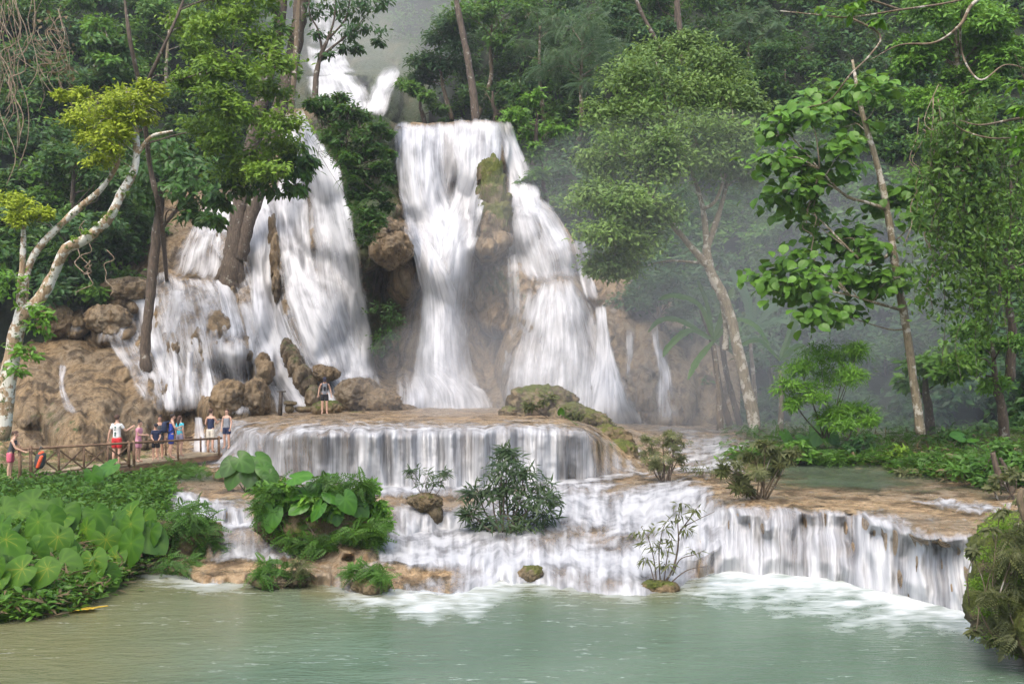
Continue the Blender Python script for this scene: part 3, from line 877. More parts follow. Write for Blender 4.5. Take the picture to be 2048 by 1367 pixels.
w = Falls()      # runs over the left boulders
w.ribbon([(270, 455, 552, .34), (255, 495, 610, .40), (262, 518, 670, .40), (285, 530, 740, .44), (300, 530, 800, .46), (305, 530, 826, .48)], off=0.2, bul=0.2, edge=.15)
w.ribbon([(195, 300, 630, .46), (215, 320, 690, .46), (250, 340, 745, .44), (285, 350, 815, .44)], off=0.2, bul=0.1, top_fade=.3)
w.ribbon([(150, 172, 600, .55), (140, 170, 640, .5), (132, 165, 690, .4)], off=0.2, bul=0.1, top_fade=.3, bot_fade=.4)
w.ribbon([(340, 400, 725, .5), (345, 405, 770, .45), (345, 400, 820, .5)], off=0.25, bul=0.1, top_fade=.3)
w.ribbon([(440, 500, 765, .5), (450, 520, 800, .5), (440, 520, 830, .5)], off=0.25, bul=0.1, top_fade=.3)
w.ribbon([(470, 500, 590, .8), (485, 520, 640, .7), (495, 530, 690, .8), (500, 540, 730, .8)], off=0.3, bul=0.1, top_fade=.2, bot_fade=.3)
w.ribbon([(500, 560, 690, .6), (520, 590, 750, .7), (545, 610, 800, .8), (550, 620, 832, .9)], off=0.3, bul=0.2, top_fade=.3)
w.ribbon([(285, 440, 548, .5), (278, 478, 600, .32), (290, 505, 660, .30), (320, 505, 715, .34)], off=0.25, bul=0.2, bot_fade=.3)
w.ribbon([(428, 458, 560, .9), (438, 474, 600, .85), (446, 490, 650, .8), (452, 505, 700, .75)], off=0.3, bul=0.2, bot_fade=.3)
w.ribbon([(425, 508, 665, .7), (405, 524, 695, .75), (410, 522, 735, .6), (415, 515, 790, .4)], off=0.35, bul=0.2, top_fade=.4, bot_fade=.5, edge=.4)
w.ribbon([(335, 372, 575, .6), (325, 370, 620, .6), (318, 352, 680, .6), (330, 362, 740, .7), (336, 358, 820, .7)], off=0.3, bul=0.15)
w.ribbon([(298, 320, 590, .8), (286, 318, 640, .75), (296, 330, 690, .7), (312, 344, 740, .7), (325, 350, 790, .75), (328, 352, 822, .75)], off=0.3, bul=0.15)
w.ribbon([(372, 388, 700, .8), (370, 390, 760, .8), (368, 392, 822, .75)], off=0.3, bul=0.15)
w.ribbon([(398, 414, 700, .85), (402, 424, 750, .85), (398, 436, 800, .95), (396, 440, 824, 1)], off=0.3, bul=0.15)
w.ribbon([(490, 512, 760, .75), (500, 528, 790, .75), (506, 540, 826, .75)], off=0.3, bul=0.15)
w.ribbon([(505, 530, 725, .9), (520, 556, 775, .9), (535, 572, 826, .95)], off=0.35, bul=0.15)
w.ribbon([(225, 275, 615, .6), (195, 270, 650, .5), (180, 260, 690, .35)], off=0.2, bul=0.1)
w.ribbon([(255, 300, 600, .7), (255, 300, 640, .6), (265, 300, 690, .4)], off=0.2, bul=0.1)
w.ribbon([(120, 136, 730, .5), (118, 132, 780, .4), (130, 160, 830, .35)], off=0.2, bul=0.1)
w.ribbon([(270, 300, 720, .5), (290, 320, 770, .5), (310, 335, 825, .5)], off=0.2, bul=0.1)
w.ribbon([(690, 730, 765, .8), (705, 745, 795, .8), (715, 765, 832, .85)], off=0.35, bul=0.1)
w.build('thin sheets of water trickling over the brown rounded boulders at left')

w = Falls()      # small spout behind the footbridge
w.ribbon([(390, 406, 828, .62), (388, 412, 862, .6), (386, 416, 905, .5)], depth=((828, 46.0), (905, 44.0)), off=0.0, bul=0.2)
w.build('small spout falling behind the wooden footbridge')

# ------------------------------------------------------------------ upper tiers, far behind
def build_upper():
    xs = np.arange(540, 860, 2.5)
    ys = np.linspace(260, -60, 130)
    X, Yp = np.meshgrid(xs, ys)
    D = np.interp(Yp, [-60, 60, 90, 140, 150, 200, 260], [118, 112, 104, 100, 95, 92, 88]) - 3.0 * bulge(X, Yp, [(655, 130, 50, 40, 1), (670, 180, 60, 40, 1), (770, 190, 36, 70, 1), (740, 140, 50, 30, .8), (640, 60, 40, 60, .6)])
    D = D - 0.9 * fbm(p3(X / 20, Yp / 34, 0), 4)
    me = np_mesh('upper_cliff', at(X, Yp, D), grid_faces(*X.shape), attrs={'moss': 0.85 + 0 * X})
    o = link_mesh('cliff', me, M['cliff'])
    tag(o, 'hazy upper rock tier high behind the falls', kind='structure')
    w = Falls()
    ud = lambda x, y: ((-60, 0),)
    w.ribbon([(624, 672, -20, .5), (620, 690, 40, .6), (616, 690, 95, .75)], depth=((-20, 110.0), (95, 101.0)), off=1.5, bul=0.6)
    w.ribbon([(610, 690, 92, .9), (610, 700, 125, .95), (612, 722, 150, .9)], depth=((92, 99.0), (150, 93.5)), off=1.5, bul=0.6)
    w.ribbon([(608, 715, 146, 1), (608, 738, 175, 1), (625, 748, 205, 1), (660, 752, 245, .95)], depth=((146, 92.0), (245, 86.0)), off=1.0, bul=0.8)
    w.ribbon([(782, 802, 122, .9), (752, 800, 155, 1), (735, 788, 190, 1.05), (722, 775, 235, 1)], depth=((122, 93.0), (235, 85.0)), off=1.6, bul=0.8, top_fade=.3, edge=.35)
    w.build('hazy upper cascades high above the main falls')


build_upper()


# ------------------------------------------------------------------ hillsides
def hill_depth(x, y):
    x, y = np.broadcast_arrays(np.asarray(x, float), np.asarray(y, float))
    b = np.interp(x, [-300, 0, 200, 420, 560, 620, 800, 1000, 1150, 1400, 1700, 2000, 2300], [50, 53, 57, 66, 80, 108, 98, 76, 66, 58, 50, 45, 42])
    k = np.interp(x, [-300, 300, 620, 900, 1400, 2300], [.035, .04, .03, .045, .04, .032])
    yb = np.interp(x, [-300, 500, 900, 1300, 1500, 2300], [640, 600, 300, 620, 880, 900])
    return b + np.clip(yb - y, 0, None) * k + 2.0 * fbm(p3(x / 170, y / 120, 2), 3)


def build_hill():
    xs = np.arange(-420, 2480, 10.0)
    ys = np.arange(930, -420, -9.0)
    X, Yp = np.meshgrid(xs, ys)
    D = hill_depth(X, Yp)
    me = np_mesh('hillside', at(X, Yp, D), grid_faces(*X.shape))
    o = link_mesh('hill', me, M['soil'])
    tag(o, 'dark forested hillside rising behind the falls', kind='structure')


build_hill()
# ------------------------------------------------------------------ leaves
def leaf_mat(name, dark, light, gloss=0.42, trans=0.34, yellow=None, spec=0.28):
    t = NT(name)
    ti = t.attr('tint')
    p = t.pos()
    big = t.noise(p, 0.55, 3)
    f = t.math('ADD', t.math('MULTIPLY', ti, 0.75), t.math('MULTIPLY', t.math('SUBTRACT', big, 0.35), 0.8), clamp=True)
    c = t.mix(f, dark, light)
    if yellow:
        c = t.mix(t.ramp(ti, 0.93, 0.97, 0, 0.8), c, yellow)
    s = t.pbr(Base_Color=c, Roughness=gloss)
    s.inputs['Specular IOR Level'].default_value = spec
    tl = t.n("ShaderNodeBsdfTranslucent")
    t.set(tl.inputs['Color'], t.mix(0.35, c, (0.22, 0.30, 0.03)))
    mx = t.n("ShaderNodeMixShader", ins={0: trans})
    t.t.links.new(s.outputs[0], mx.inputs[1])
    t.t.links.new(tl.outputs[0], mx.inputs[2])
    return t.done(mx.outputs[0])


L = {
    'dark': leaf_mat('leaf_dark', (0.014, 0.046, 0.007), (0.066, 0.165, 0.022), 0.36),
    'deep': leaf_mat('leaf_deep', (0.014, 0.048, 0.015), (0.062, 0.150, 0.040), 0.42),
    'mid': leaf_mat('leaf_mid', (0.026, 0.078, 0.009), (0.115, 0.250, 0.026), 0.42),
    'bright': leaf_mat('leaf_bright', (0.042, 0.125, 0.010), (0.170, 0.35, 0.032), 0.40, yellow=(0.30, 0.34, 0.05)),
    'lime': leaf_mat('leaf_lime', (0.060, 0.135, 0.010), (0.215, 0.345, 0.026), 0.45),
    'yellow': leaf_mat('leaf_yellow', (0.17, 0.23, 0.014), (0.43, 0.52, 0.036), 0.5, 0.35),
    'pale': leaf_mat('leaf_pale', (0.060, 0.122, 0.026), (0.205, 0.315, 0.075), 0.42),
    'frond': leaf_mat('leaf_frond', (0.035, 0.080, 0.036), (0.125, 0.21, 0.10), 0.34),
    'olive': leaf_mat('leaf_olive', (0.045, 0.055, 0.020), (0.14, 0.15, 0.055), 0.45, yellow=(0.30, 0.20, 0.05)),
    'willow': leaf_mat('leaf_willow', (0.018, 0.040, 0.018), (0.075, 0.115, 0.045), 0.4),
    'fern': leaf_mat('leaf_fern', (0.020, 0.066, 0.008), (0.085, 0.195, 0.022), 0.45),
    'taro': leaf_mat('leaf_taro', (0.012, 0.054, 0.004), (0.072, 0.160, 0.012), 0.5, 0.25, yellow=(0.20, 0.19, 0.02), spec=.14),
    'ear': leaf_mat('leaf_elephant_ear', (0.020, 0.085, 0.008), (0.085, 0.215, 0.024), 0.30, 0.3),
    'dry': leaf_mat('leaf_dry', (0.075, 0.055, 0.028), (0.17, 0.125, 0.065), 0.7, 0.2),
    'heart': leaf_mat('leaf_heart', (0.034, 0.098, 0.010), (0.135, 0.285, 0.030), 0.40),
    'creeper': leaf_mat('leaf_creeper', (0.024, 0.068, 0.009), (0.125, 0.235, 0.030), 0.42),
    'fallen': leaf_mat('leaf_fallen', (0.50, 0.30, 0.03), (0.62, 0.46, 0.05), 0.5, 0.2),
}


def bark_mat(name, a, b, lichen, amt, moss=0.0):
    t = NT(name)
    p = t.pos()
    n1 = t.noise(p, 3.0, 5, 0.65)
    n2 = t.noise(t.scl(p, (14, 14, 3)), 1.0, 5, 0.7)
    n3 = t.noise(p, 7.0, 4, 0.6)
    c = t.mix(t.ramp(n2, 0.35, 0.65), a, b)
    c = t.mix(t.ramp(n1, 0.60 - amt * 0.3, 0.66 - amt * 0.3), c, lichen)
    c = t.mix(t.ramp(n3, 0.66 - moss, 0.72 - moss), c, (0.05, 0.075, 0.015))
    s = t.pbr(Base_Color=c, Roughness=0.85, Normal=t.bump(n2, 0.7, 0.04))
    return t.done(s.outputs[0])


BK = {
    'lichen': bark_mat('bark_lichen', (0.20, 0.13, 0.07), (0.34, 0.25, 0.15), (0.55, 0.53, 0.46), 0.45, 0.08),
    'dark': bark_mat('bark_dark', (0.045, 0.032, 0.022), (0.11, 0.08, 0.055), (0.25, 0.24, 0.2), 0.0),
    'brown': bark_mat('bark_brown', (0.085, 0.060, 0.036), (0.17, 0.125, 0.075), (0.36, 0.33, 0.27), 0.15),
    'tan': bark_mat('bark_tan', (0.15, 0.12, 0.075), (0.27, 0.22, 0.14), (0.48, 0.44, 0.36), 0.25),
    'vine': bark_mat('bark_vine', (0.14, 0.10, 0.06), (0.28, 0.21, 0.14), (0.3, 0.27, 0.2), 0.1),
}


def _tpl(rows_):
    """leaf from rows (y, half width, z mid, z edge): left, mid, right per row"""
    V, Fc = [], []
    for y, wd, zm, ze in rows_:
        V += [(-wd, y, ze), (0, y, zm), (wd, y, ze)]
    n = len(rows_)
    for i in range(n - 1):
        a = 3 * i
        Fc += [(a, a + 1, a + 4, a + 3), (a + 1, a + 2, a + 5, a + 4)]
    return np.array(V, float), np.array(Fc, int)


def _pinn(n, lw, ll, droop, taper=0.5, vee=0.15):
    V, Fc = [], []
    for i in range(n):
        s = (i + 0.6) / n
        y = s
        z = -droop * s * s
        l = ll * (1 - taper * s) * min(1, 0.45 + 2.2 * s)
        for sg in (-1, 1):
            k = len(V)
            tip = (sg * l * 0.92, y + l * 0.38, z - 0.25 * l + vee * l)
            mid1 = (sg * l * 0.45 , y + l * 0.18 + lw, z + vee * l * 0.6)
            mid2 = (sg * l * 0.5, y + l * 0.18 - lw, z + vee * l * 0.6)
            V += [(0, y, z), mid2, tip, mid1]
            Fc.append((k, k + 1, k + 2, k + 3) if sg > 0 else (k, k + 3, k + 2, k + 1))
    return np.array(V, float), np.array(Fc, int)


def _rosette(k, wd):
    V, Fc = [], []
    for i in range(k):
        a = 2 * math.pi * i / k
        d = np.array([math.cos(a), math.sin(a) * 1.0 + 0.35, -0.25])
        d /= np.linalg.norm(d)
        s = np.cross(d, [0, 0, 1.0])
        s /= np.linalg.norm(s)
        b = len(V)
        V += [np.zeros(3), d * 0.5 + s * wd, d, d * 0.5 - s * wd]
        Fc.append((b, b + 1, b + 2, b + 3))
    return np.array(V, float), np.array(Fc, int)


TPL = {
    'rhomb': (np.array([(0, 0, 0), (0.24, 0.45, 0.07), (0, 1, -0.06), (-0.24, 0.45, 0.07)], float), np.array([(0, 1, 2, 3)])),
    'oval': _tpl([(0, 0.02, 0, 0), (0.3, 0.2, 0.0, 0.06), (0.65, 0.19, -0.02, 0.04), (1, 0.01, -0.1, -0.1)]),
    'lance': (np.array([(0, 0, 0), (0.085, 0.4, 0.03), (0, 1, -0.16), (-0.085, 0.4, 0.03)], float), np.array([(0, 1, 2, 3)])),
    'round': _tpl([(-0.16, 0.16, 0.0, 0.0), (0.05, 0.40, 0.0, 0.05), (0.35, 0.47, -0.02, 0.05), (0.65, 0.32, -0.08, -0.02), (0.9, 0.04, -0.2, -0.2)]),
    'pinnate': _pinn(9, 0.055, 0.30, 0.25),
    'frond': _pinn(13, 0.028, 0.22, 0.5, 0.75),
    'fernfrond': _pinn(9, 0.060, 0.34, 0.50, 0.80),
    'whorl': _rosette(7, 0.11),
}


def scatter(tpl, pos, dr, nr, ln, tint):
    """copies of a leaf template; returns verts, faces, per-vertex tint"""
    T, Fc = TPL[tpl] if isinstance(tpl, str) else tpl
    y = dr / (np.linalg.norm(dr, axis=1)[:, None] + 1e-9)
    x = np.cross(y, nr)
    x /= np.linalg.norm(x, axis=1)[:, None] + 1e-9
    z = np.cross(x, y)
    V = (T[None, :, 0:1] * x[:, None, :] + T[None, :, 1:2] * y[:, None, :] + T[None, :, 2:3] * z[:, None, :]) * ln[:, None, None] + pos[:, None, :]
    N = len(pos)
    f = (Fc[None] + (np.arange(N) * len(T))[:, None, None]).reshape(-1, Fc.shape[1])
    return V.reshape(-1, 3), f, np.repeat(tint, len(T))


def rnd(rng, n):
    v = rng.normal(size=(n, 3))
    return v / np.linalg.norm(v, axis=1)[:, None]


def crown_leaves(rng, blobs, tpl, size, per, sub=9, tight=0.30, flat=0.75, droop=0.3, up=0.9, under=0.35, front=0.45):
    """leaves of a crown made of clumps; blobs are rows (centre xyz, radius)"""
    P, D, N, S_, T_ = [], [], [], [], []
    for c, R in blobs:
        k = max(3, int(sub * rng.uniform(0.8, 1.2)))
        d = rnd(rng, k)
        d[:, 2] = np.where(d[:, 2] < -under, -d[:, 2] * 0.6, d[:, 2])
        sc = c + d * (R * rng.uniform(0.45, 1.0, k))[:, None] * np.array([1, 1, flat])
        n = max(6, int(per / k))
        for j in range(k):
            m = int(n * rng.uniform(0.5, 1.5))
            g = rng.normal(size=(m, 3)) * R * tight * np.array([1, 1, 0.62])
            p = sc[j] + g
            o = p - c
            o /= np.linalg.norm(o, axis=1)[:, None] + 1e-6
            dd = 0.6 * o + 0.9 * rnd(rng, m)
            dd[:, 2] = dd[:, 2] * 0.6 - droop
            nn = 0.5 * o + 0.55 * rnd(rng, m)
            nn[:, 2] += up
            nn[:, 1] -= front
            P.append(p)
            D.append(dd)
            N.append(nn)
            S_.append(size * rng.uniform(0.65, 1.3, m))
            ct = rng.uniform(0.1, 0.9)
            T_.append(np.clip(0.55 * ct + 0.45 * rng.uniform(0, 1, m), 0, 1))
    return scatter(tpl, np.concatenate(P), np.concatenate(D), np.concatenate(N), np.concatenate(S_), np.concatenate(T_))


def leaf_obj(name, parts, mat, parent=None):
    """one mesh from several (verts, quads, tint)"""
    n, Vs, Fs, Ts = 0, [], {}, []
    for V, f, t in parts:
        Vs.append(V)
        Ts.append(t)
        Fs.setdefault(f.shape[1], []).append(f + n)
        n += len(V)
    me = np_mesh(name, np.concatenate(Vs), [np.concatenate(v) for v in Fs.values()], attrs={'tint': np.concatenate(Ts)}, smooth=False)
    return link_mesh(name, me, mat, parent)


def W(px, py, Y):
    return at(px, py, Y)


def pxr(r, Y):
    return r * Y / F


_seed = [100]


def rng_next():
    _seed[0] += 1
    return np.random.default_rng(_seed[0])


def limbs(mb, rng, frm, blobs, r0, every=1):
    """thin branches from the nearest points of the trunk out to the clumps"""
    frm = np.asarray(frm)
    for c, R in blobs[::every]:
        lo = frm[frm[:, 2] < c[2] - 0.15 * R]
        src = lo if len(lo) else frm
        d = np.linalg.norm(src - c, axis=1) + 0.6 * np.abs(src[:, 2] - (c[2] - 1.2 * R))
        a = src[np.argmin(d)]
        m = (a + c) / 2 + rng.normal(size=3) * 0.12 * np.linalg.norm(c - a) + np.array([0, 0, 0.1 * np.linalg.norm(c - a)])
        L_ = np.linalg.norm(c - a)
        if L_ > 3.2 * R + 1.2:
            continue
        mb.tube(spline([a, m, c], 9), np.linspace(r0, r0 * 0.3, 9) * min(1.5, 0.5 + L_ / 5), 6)
        for q in range(3):
            e = c + rnd(rng, 1)[0] * R * 0.8
            mb.tube(spline([m * 0.4 + c * 0.6, (c + e) / 2 + rng.normal(size=3) * 0.1 * R, e], 6), np.linspace(r0 * 0.4, r0 * 0.12, 6), 5)


def tree(label, stems, blobs, tpl, size, per, mat, bark, name='tree', cat='tree', group=None, limb_r=0.05, every=1, extra=None, **kw):
    """stems: lists of (px, py, Y, radius m); blobs: (px, py, Y, r px). Empty at the foot, children trunk and crown"""
    rng = rng_next()
    s0 = stems[0][0]
    root = tag(empty(name, W(*s0[:3])), label, cat, group)
    mb = MB()
    allp = []
    for st in stems:
        A = np.array([list(W(a[0], a[1], a[2])) + [a[3]] for a in st])
        Q = spline(A, max(10, len(A) * 7))
        mb.tube(Q[:, :3], np.maximum(Q[:, 3], 0.012), 9, wob=0.22)
        allp.append(Q[:, :3])
    bl = [(W(b[0], b[1], b[2]), pxr(b[3], b[2])) for b in blobs]
    if bl and limb_r:
        limbs(mb, rng, np.concatenate(allp), bl, limb_r, every)
    mb.build('trunk', BK[bark], root)
    if bl:
        V = crown_leaves(rng, bl, tpl, size, per, **kw)
        leaf_obj('crown', [V] + (extra or []), L[mat], root)
    return root


def auto_blobs(rng, cx, cy, rx, ry, Y, n, r, dy=3.0):
    out = []
    for k in range(n):
        a = rng.uniform(0, 2 * math.pi)
        q = math.sqrt(rng.uniform(0, 1))
        out.append((cx + rx * q * math.cos(a), cy + ry * q * math.sin(a), Y + rng.uniform(-dy, dy), r * rng.uniform(0.7, 1.25)))
    return out
# ------------------------------------------------------------------ the trees that stand out
# pale fine-leaved tree on the right
Yp = 45.0
tree('large pale green tree with forked tan trunk right of the waterfalls',
     [[(1512, 862, Yp, .30), (1490, 760, Yp, .26), (1462, 640, Yp, .24), (1445, 590, Yp, .22), (1418, 535, Yp, .22), (1412, 470, Yp, .16), (1402, 400, Yp, .12), (1378, 330, Yp, .08), (1340, 240, Yp + 1, .05)],
      [(1418, 535, Yp, .18), (1350, 455, Yp - .5, .13), (1310, 400, Yp - 1, .10), (1270, 330, Yp - 1, .06)],
      [(1412, 500, Yp, .16), (1440, 420, Yp, .12), (1455, 350, Yp, .09), (1460, 260, Yp, .05)],
      [(1404, 420, Yp, .10), (1432, 400, Yp - .6, .08), (1452, 345, Yp - .6, .06)],
      [(1446, 592, Yp, .16), (1452, 660, Yp + .5, .15), (1450, 700, Yp + .6, .16)],
      [(1398, 525, Yp, .07), (1330, 522, Yp - .6, .045), (1250, 545, Yp - 1, .02)]],
     [(1310, 115, Yp + 1, 42), (1425, 135, Yp + 1, 46), (1255, 170, Yp, 52), (1350, 185, Yp, 56), (1462, 205, Yp, 50), (1215, 240, Yp, 44), (1290, 250, Yp - 1, 60),
      (1390, 275, Yp - 1, 60), (1482, 280, Yp, 50), (1240, 315, Yp - 2, 54), (1190, 335, Yp - 1, 36), (1330, 345, Yp - 2, 56), (1440, 335, Yp - 1, 52), (1498, 350, Yp, 34),
      (1190, 405, Yp - 2, 40), (1242, 410, Yp - 3, 54), (1310, 430, Yp - 2, 46), (1215, 475, Yp - 3, 46), (1265, 490, Yp - 2, 48), (1210, 538, Yp - 2, 30),
      (1235, 545, Yp - 2, 40), (1340, 300, Yp - 3, 40), (1500, 225, Yp + 1, 30), (1380, 90, Yp + 2, 30)],
     'oval', 0.22, 1700, 'pale', 'tan', limb_r=0.06, sub=9, tight=0.42, flat=1.0)

# heart-leaved tree with a pale straight trunk, further right
Yh = 37.0
_hb = [(1640, 212), (1700, 190), (1560, 262), (1612, 236), (1750, 185), (1600, 332), (1660, 350), (1585, 382), (1690, 300), (1765, 400), (1812, 392), (1838, 440),
       (1560, 410), (1622, 440), (1700, 478), (1650, 492), (1752, 502), (1592, 522), (1552, 566), (1622, 568), (1690, 560), (1760, 572), (1806, 560), (1632, 640), (1662, 622), (1700, 250), (1540, 330), (1580, 590)]
_r = np.random.default_rng(5)
tree('tall tree with big round drooping leaves and a slim pale straight trunk',
     [[(1842, 868, Yh, .17), (1830, 780, Yh, .16), (1812, 650, Yh, .15), (1795, 560, Yh, .14), (1778, 440, Yh, .13), (1755, 330, Yh, .12), (1728, 240, Yh, .10), (1715, 180, Yh, .07), (1705, 120, Yh, .05)],
      [(1776, 420, Yh, .08), (1735, 405, Yh - .5, .06), (1690, 390, Yh - .8, .05), (1640, 340, Yh - 1, .03)],
      [(1790, 500, Yh, .07), (1740, 530, Yh - .6, .05), (1700, 500, Yh - 1, .04)],
      [(1805, 620, Yh, .06), (1750, 605, Yh - .6, .05), (1700, 590, Yh - 1, .03)]],
     [(x, y, Yh + _r.uniform(-1.6, 1.0), 40) for x, y in _hb],
     'round', 0.34, 100, 'heart', 'tan', limb_r=0.035, sub=5, tight=0.5, flat=0.6, droop=0.5, up=1.0, front=.5)

# lichen-barked leaning tree at left, feathery yellow crowns
Yl = 31.0
tree('leaning lichen covered tree with feathery yellow green leaves at left',
     [[(2, 880, Yl, .26), (20, 740, Yl, .24), (40, 650, Yl, .22), (78, 600, Yl, .19), (105, 555, Yl, .17), (130, 500, Yl - .3, .165), (170, 478, Yl - .3, .16), (215, 440, Yl - .4, .15), (240, 392, Yl - .4, .14), (270, 335, Yl - .4, .12), (272, 270, Yl - .4, .10), (268, 215, Yl - .3, .07), (250, 175, Yl - .3, .05)],
      [(42, 645, Yl, .16), (50, 560, Yl + .3, .14), (75, 500, Yl + .3, .11), (140, 432, Yl + .3, .10), (200, 380, Yl + .3, .085), (232, 335, Yl + .2, .07), (240, 300, Yl, .06), (262, 272, Yl, .05), (285, 258, Yl, .04)],
      [(22, 720, Yl, .13), (38, 620, Yl + .2, .12), (44, 540, Yl + .2, .10), (47, 462, Yl + .2, .08), (40, 425, Yl + .2, .05)],
      [(270, 318, Yl - .4, .07), (300, 275, Yl - .6, .05), (345, 262, Yl - .8, .03)]],
     [(200, 230, Yl - 1, 46), (160, 240, Yl, 34), (235, 265, Yl - 1, 30), (165, 195, Yl, 26), (195, 260, Yl, 34), (230, 205, Yl - .8, 32), (280, 235, Yl - .6, 28), (240, 245, Yl - .6, 40), (215, 285, Yl - .8, 40), (180, 290, Yl, 36), (290, 210, Yl - .5, 40), (305, 180, Yl - .3, 26), (255, 200, Yl, 40), (200, 325, Yl - .4, 26), (225, 310, Yl - 1, 22),
      (45, 420, Yl, 36), (20, 405, Yl + .3, 26), (78, 430, Yl, 22), (30, 445, Yl, 22), (120, 195, Yl, 18)],
     'oval', 0.145, 420, 'yellow', 'lichen', limb_r=0.03, sub=10, tight=0.24, flat=0.7, droop=0.15)

# epiphyte leaves on the lichen trunk
rng = rng_next()
_b = [(W(x, y, Yl - .4), pxr(r, Yl)) for x, y, r in [(60, 620, 26), (72, 660, 24), (45, 700, 26), (25, 560, 30), (18, 590, 28), (60, 710, 22), (35, 745, 26), (90, 640, 16)]]
o = leaf_obj('climbing_vine', [crown_leaves(rng, _b, 'oval', 0.24, 60, sub=5)], L['bright'])
tag(o, 'bright green leafy climber on the lichen trunk at left', 'climbing plant')
rng = rng_next()
_b = [(W(x, y, Yl - .5), pxr(r, Yl)) for x, y, r in [(150, 478, 9), (175, 465, 9), (200, 450, 9), (225, 425, 9), (245, 385, 8), (215, 435, 9), (262, 350, 7)]]
o = leaf_obj('moss', [crown_leaves(rng, _b, 'rhomb', 0.09, 90, sub=6)], L['lime'])
tag(o, 'clumps of yellow green moss along the leaning lichen branch', 'moss', kind='stuff')

# slim dark trunk rising from the brown boulders
Yd = float(cliff_smooth(292, 738)) - 0.5
tree('slim dark mossy trunk with a drooping dark green crown before the left boulders',
     [[(290, 752, Yd + .5, .32), (292, 735, Yd, .30), (290, 690, Yd, .27), (300, 600, Yd, .26), (308, 520, Yd, .25), (318, 430, Yd, .24), (324, 380, Yd, .2), (340, 320, Yd, .12)],
      [(312, 470, Yd, .12), (345, 430, Yd, .1), (370, 400, Yd, .06)]],
     [(300, 350, Yd - 1, 44), (350, 330, Yd - 1, 50), (395, 350, Yd - 1, 46), (360, 385, Yd - 2, 44), (405, 400, Yd - 2, 40), (330, 300, Yd, 46), (420, 440, Yd - 2, 22), (385, 430, Yd - 2, 22), (290, 400, Yd, 34)],
     'oval', 0.46, 200, 'dark', 'dark', sub=7, droop=0.7, tight=0.3)

# big twin trunk
Yt = float(cliff_smooth(465, 572)) - 0.15
tree('massive dark twin trunk standing on the lip between the left cascades',
     [[(460, 578, Yt, .62), (462, 548, Yt, .60), (468, 500, Yt, .55), (474, 450, Yt, .50), (483, 390, Yt, .46), (500, 300, Yt, .43), (525, 190, Yt, .40), (550, 90, Yt, .37), (565, -20, Yt, .34), (575, -120, Yt, .3)],
      [(478, 520, Yt, .45), (490, 470, Yt, .40), (512, 395, Yt, .44), (535, 300, Yt, .44), (565, 200, Yt, .46), (590, 90, Yt, .45), (606, -10, Yt, .42), (620, -120, Yt, .38)],
      [(432, 566, Yt + .3, .2), (446, 548, Yt, .32), (464, 515, Yt, .4)], [(494, 590, Yt + .3, .2), (480, 560, Yt, .32), (470, 520, Yt, .4)]],
     [(560, 60, Yt - 1, 24), (540, 20, Yt, 30), (620, -40, Yt, 60), (540, -70, Yt, 60)],
     'oval', 0.4, 160, 'mid', 'dark', limb_r=0.05, sub=6)

tree('thin reddish brown trunk leaning over the left cascade head',
     [[(582, 225, 52, .17), (590, 130, 52, .14), (597, 20, 52, .13), (604, -60, 52, .1)]], [(610, -60, 52, 50), (590, -100, 52, 50)], 'oval', 0.35, 120, 'mid', 'brown')

# the lime crown hanging over the left cascade
Yc = 41.0
_c = [(420, 60), (480, 40), (530, 90), (440, 130), (500, 150), (545, 190), (430, 200), (470, 230), (520, 250), (560, 290), (450, 290), (500, 320), (410, 260), (390, 170), (530, 350), (470, 355), (400, 110), (560, 130), (440, 0), (510, -10), (380, 50), (570, 250)]
_r = np.random.default_rng(11)
tree('bushy yellow green tree with fine leaves hanging over the left cascade',
     [[(334, 562, float(cliff_smooth(334, 562)), .12), (322, 440, 46, .12), (300, 330, 44, .11), (283, 190, 42, .10), (262, 90, 41, .09), (248, -10, 41, .06)],
      [(285, 205, 42, .07), (330, 165, Yc, .06), (400, 150, Yc, .05), (460, 135, Yc, .04)],
      [(283, 190, 42, .08), (320, 110, Yc, .07), (360, 20, Yc, .06), (380, -40, Yc, .05)]],
     [(x, y, Yc + _r.uniform(-2, 2), 44) for x, y in _c],
     'oval', 0.24, 620, 'lime', 'dark', limb_r=0.035, sub=11, tight=0.27)

Yk = 43.0
tree('branch of large dark glossy leaves drooping in front of the left cascade',
     [[(470, 330, Yk + 2, .1), (520, 320, Yk, .07), (570, 330, Yk, .05), (605, 345, Yk, .03)]],
     [(600, 345, Yk, 26), (570, 330, Yk, 34), (545, 370, Yk - .5, 30), (510, 350, Yk, 34), (480, 375, Yk, 30), (580, 290, Yk + .4, 34), (455, 350, Yk, 30), (590, 375, Yk, 20), (610, 325, Yk, 18), (440, 400, Yk, 22), (430, 440, Yk, 14)],
     'oval', 0.42, 110, 'dark', 'brown', name='tree_branch', cat='branch', sub=6, droop=0.75, tight=0.34)

